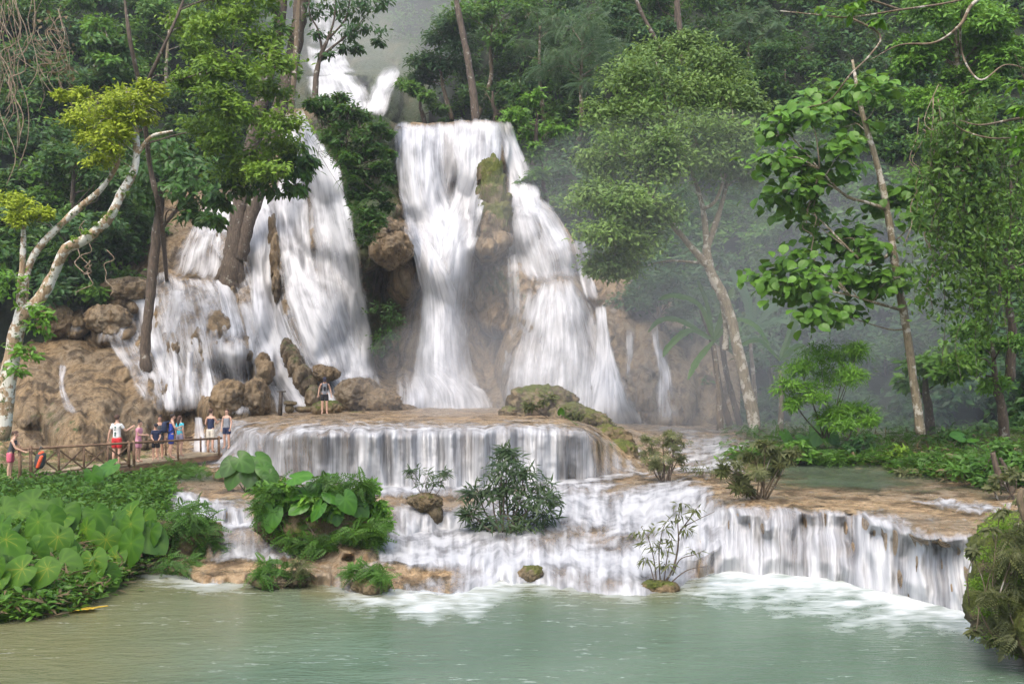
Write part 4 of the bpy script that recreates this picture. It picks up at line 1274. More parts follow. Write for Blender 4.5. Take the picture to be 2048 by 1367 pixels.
# airy dark tree on the mossy outcrop
Ya = 58.0
rng = rng_next()
tree('small airy dark tree on the mossy outcrop before the upper cascades',
     [[(630, 210, Ya, .20), (633, 150, Ya, .16), (642, 110, Ya, .13), (655, 80, Ya, .09), (668, 40, Ya, .06), (672, -10, Ya, .05)],
      [(640, 115, Ya, .09), (668, 92, Ya, .07), (705, 62, Ya, .05), (725, 40, Ya, .03)], [(645, 105, Ya, .08), (636, 60, Ya, .06), (620, 30, Ya, .04), (618, -10, Ya, .03)],
      [(655, 80, Ya, .07), (690, 40, Ya, .05), (700, 0, Ya, .04)]],
     [(625, 30, Ya, 26), (660, 10, Ya, 34), (700, 25, Ya, 36), (735, 15, Ya, 34), (740, 60, Ya, 24), (700, 70, Ya, 24), (640, 70, Ya, 18), (760, 0, Ya, 26), (680, -30, Ya, 50), (720, 100, Ya, 16), (755, 85, Ya, 10), (690, 100, Ya, 12), (650, 110, Ya, 12)],
     'oval', 0.33, 110, 'deep', 'dark', limb_r=0.03, sub=7, droop=0.6)

# ------------------------------------------------------------------ hillside trees, each placed by its crown
HILL = [  # label, crown x, y, rx, ry, template, size, material, bark, per, depth offset, trunk foot (x, y) or None
 ('dark tree with long glossy leaves at the far upper left', 190, 150, 100, 75, 'oval', .5, 'dark', 'brown', 150, -8, (150, 420)),
 ('bright leafed tree between the hanging vines and the lime crown', 215, 90, 60, 60, 'oval', .42, 'bright', 'brown', 110, -12, (165, 330)),
 ('dense dark tree below the yellow crown at left', 150, 340, 110, 70, 'oval', .42, 'dark', 'dark', 150, -6, (120, 520)),
 ('blue green big leaved tree low at left behind the lichen trunk', 130, 455, 110, 55, 'oval', .42, 'deep', 'dark', 140, -5, (150, 590)),
 ('green tree with upright branches at top left of the lime crown', 340, 60, 80, 90, 'oval', .4, 'mid', 'tan', 150, -6, (300, 300)),
 ('shadowy tree behind the dark slim trunk', 240, 480, 100, 60, 'oval', .42, 'dark', 'dark', 140, -3, (250, 590)),
 ('green tree filling the gap behind the twin trunk', 400, 250, 90, 100, 'oval', .4, 'dark', 'dark', 150, -5, (400, 460)),
 ('bushy green crown at the head of the left cascade', 572, 150, 24, 50, 'rhomb', .34, 'mid', 'brown', 120, -30, (572, 225)),
 ('tall dark green tree on the left edge of the right forest', 880, 120, 85, 90, 'rhomb', .42, 'deep', 'brown', 330, -12, (905, 240)),
 ('rounded misty tree beside the upper cascades', 840, 200, 50, 40, 'rhomb', .36, 'mid', 'dark', 220, -18, (850, 248)),
 ('spreading tree with brown leaning trunk above the main fall', 985, 50, 90, 60, 'oval', .42, 'mid', 'brown', 170, -10, (955, 235)),
 ('low dark tree standing just behind the lip of the main fall', 985, 195, 80, 42, 'rhomb', .36, 'dark', 'dark', 260, -8, (990, 245)),
 ('tree with long pale shiny fronds high right of the main fall', 1165, 105, 95, 90, 'frond', 1.3, 'frond', 'brown', 26, -8, (1150, 330)),
 ('second frond tree with grey green leaves above the pale tree', 1080, 70, 60, 60, 'frond', 1.2, 'frond', 'brown', 22, -7, (1090, 260)),
 ('bright green bush right beside the main fall head', 1075, 245, 62, 56, 'oval', .34, 'bright', 'dark', 240, -13, (1065, 330)),
 ('dark bush hanging along the right side of the main fall', 1085, 345, 46, 60, 'oval', .34, 'mid', 'dark', 150, -10, (1090, 430)),
 ('tree with straight grey trunk at top centre right', 1350, 20, 90, 60, 'oval', .4, 'deep', 'brown', 170, -6, (1362, 200)),
 ('dark tree behind the top of the pale green tree', 1240, 60, 70, 70, 'rhomb', .4, 'deep', 'brown', 260, -3, (1240, 220)),
 ('grey green tree with drooping sprays at upper right centre', 1500, 70, 80, 60, 'pinnate', .6, 'frond', 'brown', 60, -5, (1500, 250)),
 ('dark shaded tree between the pale tree and the round leaved tree', 1570, 160, 80, 70, 'rhomb', .4, 'dark', 'dark', 260, -2, (1570, 400)),
 ('bright fine leaved tree filling the top right corner', 1910, 80, 130, 95, 'oval', .24, 'bright', 'brown', 520, -30, (1935, 330)),
 ('feathery green tree under the top right corner', 1880, 180, 110, 50, 'oval', .2, 'bright', 'brown', 420, -27, (1935, 380)),
 ('leafy tree at the right edge above the moss', 2025, 340, 70, 100, 'oval', .22, 'mid', 'dark', 420, -22, (2030, 560)),
 ('light green tree at the right edge halfway up', 2010, 520, 60, 80, 'oval', .2, 'bright', 'dark', 420, -18, (2020, 760)),
 ('low light green tree at the right edge above the bank', 1985, 710, 75, 80, 'oval', .2, 'bright', 'dark', 380, -13, (2010, 880)),
 ('hazy dark tree behind the round leaved tree', 1650, 400, 110, 90, 'rhomb', .36, 'deep', 'dark', 260, -1, (1660, 620)),
 ('misty dark tree below the pale green crown', 1320, 600, 90, 60, 'rhomb', .34, 'deep', 'dark', 260, -6, (1330, 760)),
 ('misty leafy tree between the two slim trunks', 1560, 470, 80, 60, 'rhomb', .34, 'mid', 'dark', 360, -5, (1560, 700)),
 ('shadowy tree low on the right behind the feathery bamboo', 1770, 720, 90, 80, 'rhomb', .34, 'dark', 'dark', 280, -2, (1770, 880)),
 ('dark low tree at the misty foot of the slope', 1540, 740, 60, 70, 'oval', .34, 'deep', 'dark', 160, -5, (1545, 870)),
 ('broad leaved sapling with yellowing leaves before the right slope', 1850, 740, 80, 52, 'oval', .42, 'bright', 'dark', 90, -12, (1862, 880)),
]
for (lab, cx, cy_, rx, ry, tp, sz, mt, bk, per, off, foot) in HILL:
    rng = rng_next()
    Y0 = float(hill_depth(cx, cy_)) + off
    nb = max(5, int(rx * ry / 700))
    r_ = 0.50 * math.sqrt(rx * ry) * (0.9 if nb > 7 else 1.0)
    bl = auto_blobs(rng, cx, cy_, rx * 0.85, ry * 0.85, Y0, nb, r_ * 0.8, 2.2)
    fx, fy = foot
    mx_ = (fx + cx) / 2 + rng.uniform(-8, 8)
    tree(lab, [[(fx, fy, Y0 + 1, .22), (mx_ + 4, fy * .6 + cy_ * .4, Y0 + .6, .18), ((mx_ + cx) / 2, fy * .3 + cy_ * .7, Y0 + .3, .14), (cx, cy_ - ry * .3, Y0, .06)]],
         bl, tp, sz, per * 2.1, mt, bk, limb_r=0.045, sub=9, tight=0.29)

# bare leaning trunks on the right slope
for lab, pts in [
    ('tall brown trunk leaning above the main fall lip', [(952, 245, 72, .30), (944, 170, 72, .27), (930, 90, 72, .25), (914, 10, 72, .22), (905, -60, 72, .2)]),
    ('straight slim grey trunk at the top of the right slope', [(1364, 130, 62, .19), (1360, 60, 62, .18), (1352, -20, 62, .17), (1350, -60, 62, .15)]),
    ('thin leaning trunk left of the straight grey one', [(1330, 110, 64, .13), (1290, 40, 64, .12), (1260, -30, 64, .10)]),
    ('slim pale trunk low in the mist behind the forked tree', [(1460, 850, 47, .16), (1440, 780, 47, .14), (1425, 690, 47, .11), (1400, 620, 47, .07)]),
    ('second slim misty trunk left of the forked tree foot', [(1480, 850, 48, .16), (1452, 740, 48, .14), (1440, 650, 48, .1)]),
]:
    tree(lab, [pts], [], 'oval', .3, 10, 'mid', 'dark')

# ------------------------------------------------------------------ the wood behind: one mass of foliage over the slopes
def forest_mass():
    rng = rng_next()
    parts = {'deep': [], 'dark': [], 'mid': []}
    for x in np.arange(-160, 2240, 46):
        for y in np.arange(-160, 900, 42):
            xx, yy = x + rng.uniform(-20, 20), y + rng.uniform(-18, 18)
            if 600 < xx < 790 and yy < 250:
                continue
            if 270 < xx < 1340 and yy > np.interp(xx, CTOP_X, CTOP_Y) + 10:
                continue
            if xx <= 270 and yy > 600:
                continue
            low = xx > 1300 and yy > 560
            if rng.uniform() < (0.42 if low else 0.04):
                continue
            Y0 = float(hill_depth(xx, yy)) - rng.uniform(0.3, 2.5)
            c, R = W(xx, yy, Y0), pxr(rng.uniform(26, 44), Y0)
            k = rng.choice(['deep', 'dark', 'mid'], p=[.5, .5, 0] if low else [.36, .26, .38])
            parts[k].append((c, R))
    for k, bl in parts.items():
        V = crown_leaves(rng, bl, 'rhomb', 0.46, 300, sub=8, tight=0.34)
        o = leaf_obj('forest', [V], L[k])
        tag(o, {'deep': 'mass of blue green forest foliage covering the slopes', 'dark': 'mass of dark shaded forest foliage covering the slopes', 'mid': 'lighter green foliage mixed through the forest on the slopes'}[k], kind='stuff')


forest_mass()
# ------------------------------------------------------------------ rocks
import bmesh


def _ico(sub):
    bm = bmesh.new()
    bmesh.ops.create_icosphere(bm, subdivisions=sub, radius=1.0)
    bm.verts.ensure_lookup_table()
    V = np.array([v.co[:] for v in bm.verts])
    Fc = np.array([[v.index for v in f.verts] for f in bm.faces])
    bm.free()
    return V, Fc


ICO5, ICO4, ICO2 = _ico(5), _ico(4), _ico(2)
# terrain points in photo pixels
_d = TERR - np.array([0, 0, CAMZ])
_den = np.maximum(_d @ FWD, 0.5)
TPX = CX + F * (_d @ RGT) / _den
TPY = CY - F * (_d @ UPV) / _den


def rock(label, lumps, mat='moss_rock', moss=0.0, rough=0.22, name='mossy_rock', cat='rock', group=None, sq=1.0):
    """lumps: (px, py, Y, rx px, ry px, depth m)"""
    V, Fc, n, mo = [], [], 0, []
    for i, (px, py, Y, rx, ry, dp) in enumerate(lumps):
        S0, F0 = ICO5 if rx > 24 else ICO4
        if sq != 1.0:
            S0 = np.sign(S0) * np.abs(S0) ** sq
        c = W(px, py, Y)
        R = np.array([pxr(rx, Y), dp, pxr(ry, Y)])
        q = S0 * R
        k = 1.3 / max(R.min(), 0.1)
        d = 1 + rough * fbm(q * k * 0.7 + 11 * i + c, 4) + 0.12 * fbm(q * k * 3 + 5 * i, 3) + 0.05 * fbm(q * k * 9 + 3 * i, 2)
        P = c + q * d[:, None]
        V.append(P)
        Fc.append(F0 + n)
        mo.append(moss + 0.35 * S0[:, 2])
        n += len(P)
    me = np_mesh(name, np.concatenate(V), np.concatenate(Fc), attrs={'moss': np.concatenate(mo)})
    return tag(link_mesh(name, me, M[mat]), label, cat, group)


def gy(px, py):
    """depth of the terrace at a photo pixel"""
    return float(ground_at(px, py)[1])


ym = gy(650, 1085)
rock('big rounded mossy mound overgrown with ferns left of the midstream', [(640, 1045, ym + .6, 105, 68, 1.2), (715, 1055, ym + .5, 52, 52, .9), (575, 1040, ym + .7, 55, 60, .9)], moss=0.15, name='mossy_mound', cat='mound')
y1 = gy(855, 1035)
rock('mossy overhanging rock midstream with a thin sapling on top', [(853, 1004, y1 + .5, 29, 18, .5), (868, 1028, y1 + .5, 17, 26, .4), (832, 1000, y1 + .7, 17, 11, .4), (850, 1036, y1 + .7, 30, 16, .4)], moss=-.05)
y2 = gy(1062, 1160)
rock('small round mossy stone alone at the front of the rapids', [(1063, 1148, y2 + .1, 25, 20, .3)], moss=.12)
y3 = gy(1315, 1180)
rock('low mossy hummock under the sparse twiggy shrub', [(1310, 1175, y3 + .2, 38, 15, .4), (1338, 1176, y3 + .1, 20, 12, .3)], moss=.0)
y4 = gy(742, 1185)
rock('dark mossy stone with a fern tuft at the pool edge', [(742, 1170, y4 + .1, 36, 22, .4)], moss=.22)
y5 = gy(560, 1165)
rock('low tan stone with ferns at the pool edge left of centre', [(545, 1160, y5 + .2, 40, 14, .4), (590, 1158, y5 + .2, 26, 12, .3)], moss=-.1)
y6 = gy(350, 1150)
rock('small mossy rock holding the lowest fern at the left pool edge', [(352, 1148, y6 + .2, 30, 14, .3)], moss=.0)
y7 = gy(385, 1105)
rock('mossy rock hidden under the ferny bush on the left steps', [(385, 1080, y7 + .4, 52, 42, .7), (330, 1078, y7 + .6, 40, 34, .6)], moss=.1)
rock('mossy green hump at the foot of the right dome waterfall', [(1085, 808, 44.5, 66, 38, 1.6), (1030, 828, 44, 34, 16, 1.0), (1140, 836, 43.0, 46, 34, 1.4), (1180, 856, 41.0, 44, 36, 1.4), (1215, 884, 39, 46, 36, 1.4), (1240, 910, 37.5, 36, 30, 1.0)], moss=.05, name='mossy_mound', cat='mound')
yl_ = gy(650, 828)
rock('block of dark mossy stone behind the man on the ledge', [(655, 815, yl_ + 1.2, 32, 15, .5), (640, 818, yl_ + 1.1, 18, 12, .4)], moss=.18, rough=.14)
yc_ = float(cliff_base(985, 400)) - 3.6
rock('dark upright rock pillar standing in the right half of the main fall', [(984, 405, yc_, 27, 80, 1.1), (988, 450, yc_ - .1, 32, 44, 1.1), (1008, 402, yc_ - .2, 14, 16, .6), (972, 350, yc_ - .1, 18, 22, .7)], moss=.24, rough=.3, name='rock_pillar', sq=.6)
def boulder(label, lumps, moss=0.0, **kw):
    rock(label, [(x, y, float(cliff_smooth(x, y)) - f, rx, ry, d) for x, y, rx, ry, d, f in lumps], 'cliff', moss, kw.pop('rough', .2), 'boulder', 'boulder', **kw)


boulder('thin dark wet rock rib parting two strands of the left cascade', [(545, 470, 7, 40, .6, .9), (550, 520, 9, 50, .6, 1.0), (553, 570, 7, 34, .6, 1.0)], moss=.05, rough=.35)
boulder('slanting rock with a green moss streak in the left cascade', [(574, 698, 12, 22, .8, 1.0), (583, 715, 15, 26, .9, 1.0), (593, 735, 17, 28, .9, 1.1), (604, 755, 18, 28, .9, 1.1), (616, 776, 19, 28, .9, 1.2), (628, 795, 18, 24, .9, 1.2)], moss=.22, rough=.1)
boulder('small upright brown rock among the lower left cascades', [(526, 726, 14, 22, .7, 1.0), (531, 745, 17, 26, .7, 1.0)], moss=-.2)
boulder('angular wet rock above the left shoulder of the ledge man', [(652, 748, 26, 16, .8, 1.2), (640, 738, 14, 10, .6, 1.2)], moss=.0, rough=.12)
boulder('long sloping tan boulder between the left and central falls', [(715, 788, 44, 34, 1.2, 1.4), (755, 808, 52, 30, 1.2, 1.6), (795, 822, 38, 16, 1.0, 1.6)], moss=-.2, rough=.12)
boulder('big tan overhanging boulder left of the central fall', [(775, 470, 34, 34, 1.5, .6), (790, 500, 36, 36, 1.5, .6), (762, 500, 24, 30, 1.4, .6)], moss=-.3, rough=.12)
boulder('rounded tan boulder left of the small wooden post', [(458, 798, 34, 40, 1.0, .8)], moss=-.1)
boulder('streaked brown boulder just left of the wooden post', [(512, 800, 26, 44, 1.0, .8)], moss=-.25)
boulder('low grey boulder at the top of the brown left domes', [(110, 640, 34, 34, 1.0, .4)], moss=-.25, rough=.14)
boulder('mossy topped flat boulder behind the slim dark trunk', [(255, 580, 52, 26, 1.2, .4)], moss=.1, rough=.14)
boulder('round grey boulder below the mossy topped one', [(215, 640, 44, 32, 1.0, .4)], moss=-.25, rough=.12)
rock('flat topped stone beside the wooden post on the ledge', [(580, 806, yl_ + 1.0, 13, 5, .3), (579, 817, yl_ + 1.0, 10, 9, .25)], moss=-.05, rough=.12)
rock('row of low wet stones between the post and the ledge man', [(605, 818, yl_ + 1.3, 16, 6, .3), (625, 818, yl_ + 1.4, 12, 6, .3)], moss=.05, rough=.14)
rock('flat mossy slab on the ledge right of the man', [(715, 826, yl_ + .8, 20, 4, .3), (745, 829, yl_ + .6, 14, 3, .3)], moss=.0, rough=.14)
rock('mossy cliff corner with trailing plants at the right edge of the pool', [(2040, 1135, 17.2, 92, 95, 1.3), (2010, 1215, 16.8, 62, 70, 1.0), (2075, 1250, 16.2, 80, 80, 1.2), (2110, 1120, 17.5, 90, 110, 1.4)], moss=.34, rough=.3, name='mossy_cliff_corner', cat='rock')
rock('brown boulder in the undergrowth of the right bank', [(1905, 922, gy(1905, 930) + .4, 24, 16, .5)], moss=.0)
yb = gy(440, 962)
rock('small ochre stone under the dark leaved clump by the bridge', [(448, 952, yb + .3, 22, 12, .4)], moss=.0)


# ------------------------------------------------------------------ shrubs and ferns
def shrub(label, foot, blobs, tpl, size, per, mat, bark='dark', r0=.03, name='shrub', cat='shrub', group=None, Y=None, dy=.5, nstem=5, **kw):
    rng = rng_next()
    g = ground_at(*foot) if Y is None else W(foot[0], foot[1], Y)
    Y0 = g[1]
    root = tag(empty(name, g), label, cat, group)
    bl = [(W(x, y, Y0 + rng.uniform(-dy, dy)), pxr(r, Y0)) for x, y, r in blobs]
    mb = MB()
    for c, R in bl:
        b = g + rng.normal(size=3) * np.array([.10, .10, 0]) - np.array([0, 0, .1])
        m = b * .45 + c * .55 + rng.normal(size=3) * .08 + np.array([0, 0, -.05])
        mb.tube(spline([b, m, c], 8), np.linspace(r0, r0 * .35, 8), 6)
        for q in range(3):
            e = c + rnd(rng, 1)[0] * R * np.array([1, 1, .8])
            mb.tube(spline([m * .3 + c * .7, (c + e) / 2, e], 5), np.linspace(r0 * .4, r0 * .12, 5), 5)
    mb.build('stem', BK[bark], root)
    leaf_obj('foliage', [crown_leaves(rng, bl, tpl, size, per, **kw)], L[mat], root)
    return root


shrub('bushy dark willow leaved shrub in the middle of the rapids', (1010, 1066),
      [(1010, 925, 26), (1003, 955, 32), (1048, 950, 26), (985, 985, 30), (1070, 975, 30), (1035, 985, 42), (955, 985, 20), (1095, 1000, 26), (1060, 1015, 40), (1015, 1025, 46), (945, 1030, 22), (975, 1050, 24), (1050, 1050, 32), (1012, 905, 14), (1085, 1030, 22)],
      'lance', .32, 140, 'willow', 'dark', .035, sub=7, tight=.30, droop=.25, dy=.7)
shrub('thin sapling growing on the overhanging midstream rock', (853, 990), [(855, 950, 16), (832, 946, 13), (880, 948, 13), (850, 968, 15), (868, 966, 13), (818, 942, 7), (890, 944, 7)], 'lance', .22, 46, 'willow', 'dark', .012, Y=y1 + .4, dy=.2, sub=5)
shrub('olive green bush with pale leaf tips behind the right rapids', (1328, 965), [(1325, 880, 24), (1298, 905, 22), (1350, 892, 22), (1325, 915, 30), (1358, 915, 18), (1305, 930, 22), (1340, 938, 22), (1300, 880, 14), (1345, 870, 14)], 'whorl', .17, 24, 'olive', 'dark', .03, sub=6, tight=.36)
shrub('low twiggy bush at the edge of the back pool', (1406, 955), [(1406, 938, 20), (1392, 942, 12), (1424, 940, 14)], 'lance', .2, 60, 'olive', 'brown', .012, sub=6)
shrub('open shrub with drooping narrow leaf whorls on the right terrace', (1530, 998), [(1462, 925, 15), (1478, 955, 15), (1448, 940, 10), (1508, 915, 17), (1545, 905, 18), (1565, 925, 16), (1520, 948, 18), (1495, 980, 10), (1550, 945, 14), (1470, 975, 9), (1585, 905, 10), (1530, 890, 12)], 'whorl', .24, 8, 'olive', 'brown', .03, sub=4, droop=.5, tight=.42)
rng = rng_next()
g = W(1325, 1178, y3 + .2)
root = tag(empty('shrub', g), 'sparse twiggy shrub with few narrow leaves on the low hummock', 'shrub')
mb = MB()
Yq = g[1]
for st in ([(1318, 1180), (1345, 1140), (1356, 1095), (1360, 1060), (1392, 1040), (1430, 1022)], [(1330, 1175), (1365, 1145), (1390, 1135), (1416, 1132)], [(1345, 1150), (1360, 1118), (1390, 1108), (1412, 1098)],
           [(1315, 1180), (1308, 1120), (1298, 1080), (1282, 1052)], [(1322, 1180), (1318, 1110), (1325, 1060), (1338, 1035)], [(1358, 1080), (1356, 1040), (1364, 1005)], [(1326, 1178), (1335, 1110), (1345, 1070)], [(1360, 1062), (1384, 1030), (1396, 1012)], [(1312, 1178), (1300, 1130), (1290, 1115)]):
    A = np.array([W(x, y, Yq + rng.uniform(-.1, .1)) for x, y in st])
    mb.tube(spline(A, 14), np.linspace(.028 if len(st) > 4 else .016, .005, 14), 6)
mb.build('stem', BK['dark'], root)
bl = [(W(x, y, Yq + rng.uniform(-.15, .15)), pxr(r, Yq)) for x, y, r in [(1362, 1008, 13), (1284, 1060, 13), (1300, 1085, 13), (1345, 1045, 9), (1325, 1060, 12), (1318, 1100, 14), (1386, 1105, 10), (1365, 1030, 9), (1340, 1080, 10), (1294, 1120, 10), (1395, 1020, 8), (1330, 1130, 9), (1372, 1060, 7)]]
leaf_obj('foliage', [crown_leaves(rng, bl, 'lance', .26, 22, sub=4, droop=.5, tight=.4)], L['olive'], root)


def fern(label, foot, blobs, size=.42, per=26, mat='fern', name='fern', cat='fern', Y=None, **kw):
    kw.setdefault('sub', 5)
    return shrub(label, foot, blobs, 'fernfrond', size, per, mat, 'dark', .012, name, cat, Y=Y, dy=.3, tight=.36, droop=.12, **kw)


fern('tall bush of ferns and leaves on the left steps', (385, 1112), [(385, 1030, 30), (358, 1055, 30), (412, 1055, 32), (390, 1075, 36), (360, 1090, 28), (425, 1090, 24), (395, 1098, 26), (340, 1075, 18)], .40, 60, Y=y7 - .1)
fern('low fern spilling over the small mossy rock at the left pool edge', (350, 1150), [(350, 1130, 26), (335, 1138, 16), (368, 1136, 18)], .36, 40, Y=y6)
fern('spiky ferns on the low tan stone left of centre', (540, 1160), [(540, 1145, 22), (522, 1152, 14), (565, 1148, 16), (532, 1128, 10)], .32, 36, Y=y5 + .1)
fern('small tuft of drooping leaves beside the spiky ferns', (592, 1155), [(592, 1142, 14), (600, 1130, 9)], .28, 24, 'olive', Y=y5 + .1)
fern('fern tuft with brown and green fronds on the dark mossy stone', (742, 1165), [(742, 1150, 24), (712, 1148, 14), (758, 1160, 18), (735, 1138, 12)], .30, 46, 'fern', Y=y4)
fern('carpet of ferns over the front of the mossy mound', (650, 1090), [(600, 1030, 34), (650, 1060, 38), (700, 1040, 36), (740, 1050, 30), (620, 1080, 34), (680, 1085, 34), (750, 1020, 24), (560, 1020, 26), (720, 1000, 26), (575, 1060, 28), (650, 1030, 30), (640, 1005, 24), (690, 1000, 24), (735, 1080, 20)] if False else [(600, 1060, 30), (650, 1080, 32), (700, 1070, 32), (745, 1060, 26), (620, 1090, 28), (680, 1095, 28), (560, 1055, 22), (575, 1075, 24), (735, 1085, 20), (530, 990, 22), (555, 1000, 24), (580, 985, 20), (530, 1020, 18), (660, 970, 22), (720, 975, 18), (640, 1095, 26), (605, 1085, 24)], .40, 60, Y=ym - .5)
shrub('leafy green plants crowding the top of the mossy mound', (640, 1040), [(535, 985, 20), (560, 1000, 24), (590, 1010, 24), (620, 1000, 24), (650, 1030, 30), (690, 1010, 26), (720, 1000, 24), (745, 1020, 24), (760, 1045, 22), (700, 1040, 28), (600, 1035, 26), (545, 1020, 20), (575, 975, 18), (735, 975, 16), (660, 985, 18)], 'oval', .19, 210, 'bright', 'dark', .015, name='leafy_plant', cat='plant', Y=ym - .2, dy=.4, sub=8)
fern('feathery fern on top of the hump beneath the right dome waterfall', (1175, 850), [(1165, 835, 16), (1190, 840, 16), (1200, 855, 14)], .5, 20, 'olive', Y=41)
shrub('low scrubby plants along the hump beneath the right dome waterfall', (1210, 900), [(1210, 870, 22), (1235, 895, 22), (1190, 862, 18), (1225, 915, 18), (1150, 830, 20), (1255, 915, 14), (1100, 800, 18), (1065, 815, 16)], 'oval', .24, 90, 'olive', Y=40.0, sub=6, dy=.2)

# feathery bamboo clumps
_bb = lambda L_: L_
shrub('feathery pale green bamboo clump at the foot of the misty slope', (1650, 870), [(1640, 710, 40), (1600, 740, 34), (1690, 715, 40), (1660, 760, 44), (1580, 775, 26), (1700, 755, 30), (1620, 790, 30), (1715, 700, 20), (1590, 810, 18)], 'lance', .24, 800, 'bright', 'dark', .02, 'bamboo', 'bamboo', Y=37, dy=1.0, sub=9, droop=.3, tight=.3)
shrub('smaller lower bamboo spray right of the feathery clump', (1700, 875), [(1690, 825, 32), (1660, 830, 24), (1725, 820, 26), (1700, 850, 28), (1740, 845, 18), (1640, 840, 16)], 'lance', .24, 620, 'bright', 'dark', .02, 'bamboo', 'bamboo', Y=36, dy=.6, sub=8, droop=.3)

# dark leafy cover on the mossy outcrop between the falls
shrub('dense dark shrubs and ferns covering the mossy outcrop between the falls', (690, 330),
      [(640, 205, 18), (665, 210, 22), (695, 225, 24), (725, 240, 22), (632, 222, 14), (665, 245, 26), (700, 262, 28), (668, 280, 22), (738, 280, 26), (695, 305, 26), (728, 318, 28), (712, 350, 24), (748, 350, 22), (735, 385, 24), (716, 395, 18), (755, 300, 18), (730, 430, 22), (742, 460, 16), (622, 208, 10), (680, 195, 14), (755, 255, 14), (765, 335, 14), (760, 390, 16), (772, 270, 13), (776, 310, 13), (773, 360, 13), (770, 415, 13), (752, 440, 16), (720, 375, 18), (700, 320, 18)],
      'oval', .26, 330, 'dark', 'dark', .05, Y=49.0, dy=.7, sub=9)
fern('ferns hanging at the left of the mossy outcrop', (640, 300), [(655, 262, 13), (672, 295, 13), (690, 330, 12), (700, 355, 12), (715, 420, 12)], .6, 20, 'fern', Y=48.6)
rng = rng_next()
o = leaf_obj('moss', [crown_leaves(rng, [(W(x, y, Y), pxr(r, Y)) for x, y, r, Y in [(790, 640, 24, 57), (770, 620, 26, 57), (775, 670, 24, 57), (760, 700, 20, 57), (740, 430, 26, 51), (720, 450, 22, 51), (735, 480, 18, 51)]], 'rhomb', .22, 160, sub=6)], L['dark'])
tag(o, 'dark green moss and small leaves on the shaded rock behind the falls', kind='stuff')


# ------------------------------------------------------------------ heart shaped taro and elephant ear leaves
def _heart(n=26):
    V, Fc, T = [(0, 0, 0)], [], [1.0]
    phi = np.linspace(-math.pi, math.pi, n, endpoint=False)
    r = np.interp(np.abs(phi), np.radians([0, 12, 35, 65, 95, 130, 155, 172, 180]), [1, .90, .72, .60, .54, .52, .48, .22, .10])
    for ring, k in ((0.5, 0), (1.0, 1)):
        for i, (a, q) in enumerate(zip(phi, r)):
            x, y = math.sin(a) * q * ring, math.cos(a) * q * ring
            z = 0.10 * abs(x) / .5 * (1 if ring < 1 else .8) - .16 * max(0, y) ** 2 - .10 * x * x * 4 * (ring == 1) + .018 * math.sin(i * 2.6) * ring
            V.append((x, y, z))
            T.append((.38 + .55 * ((i % 3) == 0)) if ring < 1 else .42 + .2 * ((i % 3) == 0))
    f3 = [(0, 1 + (i + 1) % n, 1 + i) for i in range(n)]
    f4 = [(1 + i, 1 + (i + 1) % n, 1 + n + (i + 1) % n, 1 + n + i) for i in range(n)]
    return np.array(V, float), f3, f4, np.array(T)


HEART = _heart()


def big_leaf_plant(label, foot, leaves, mat, name, cat, group=None, Y=None, face=.55, stalk=.016, rng=None):
    """leaves: (px, py of the joint, length px, tip angle in the picture: 0 right, -90 down)"""
    rng = rng or rng_next()
    g = ground_at(*foot) if Y is None else W(foot[0], foot[1], Y)
    root = tag(empty(name, g), label, cat, group)
    V0, f3, f4, T0 = HEART
    for px, py, ln, an in leaves:
        Yl_ = g[1] + rng.uniform(-.45, .25)
        c = W(px, py, Yl_)
        a = math.radians(an)
        d = np.array([math.cos(a), -rng.uniform(.1, .55), math.sin(a)])
        d /= np.linalg.norm(d)
        nr = np.array([rng.uniform(-.35, .35), -face + rng.uniform(-.2, .2), rng.uniform(.45, .9)])
        x = np.cross(d, nr)
        x /= np.linalg.norm(x)
        z = np.cross(x, d)
        if z[2] < 0 and abs(z[2]) > .2:
            x, z = -x, -z
        l = pxr(ln, Yl_) * rng.uniform(.95, 1.12)
        wv = V0.copy()
        wv[:, 2] += .03 * fbm(V0 * 3 + rng.uniform(0, 50), 2)
        P = c + l * (wv[:, :1] * x + wv[:, 1:2] * d + wv[:, 2:] * z)
        mb = MB()
        mb.add(P, f3, np.clip(T0 + rng.uniform(-.3, .25), 0, 1))
        mb.f4.append(np.array(f4))
        b = g + np.array([rng.uniform(-.12, .12), rng.uniform(-.1, .1), -.05])
        m = b * .5 + c * .5 + np.array([rng.uniform(-.1, .1), .1, .12])
        mb.tube(spline([b, m, c + np.array([0, .02, 0])], 9), np.linspace(stalk, stalk * .55, 9), 6)
        mb.build('leaf', L[mat], root)
    return root


rng = np.random.default_rng(21)
spots = []
for y, xs_, in [(1012, np.arange(0, 180, 60)), (1032, np.arange(40, 300, 46)), (1054, np.arange(-10, 320, 44)), (1080, np.arange(10, 310, 40)), (1108, np.arange(-10, 270, 40)), (1134, np.arange(8, 235, 40)), (1164, np.arange(-10, 200, 42))]:
    for x in xs_:
        spots.append((x + rng.uniform(-14, 14), y + rng.uniform(-12, 12)))
spots += [(285, 1042), (300, 1062), (262, 1085), (250, 1110)]
feet = [(-20, 1195), (30, 1190), (85, 1188), (140, 1180), (190, 1165), (235, 1140), (262, 1120), (10, 1150), (70, 1145), (130, 1130), (190, 1115), (240, 1090), (-20, 1110), (50, 1105), (110, 1090), (170, 1080), (225, 1065), (20, 1060), (90, 1052)]
asg = {i: [] for i in range(len(feet))}
for x, y in spots:
    k = min(range(len(feet)), key=lambda i: (feet[i][0] - x) ** 2 + (feet[i][1] - 42 - y) ** 2 * 1.5 + 600 * len(asg[i]))
    asg[k].append((x, y, rng.uniform(36, 64), -90 + rng.uniform(-65, 65)))
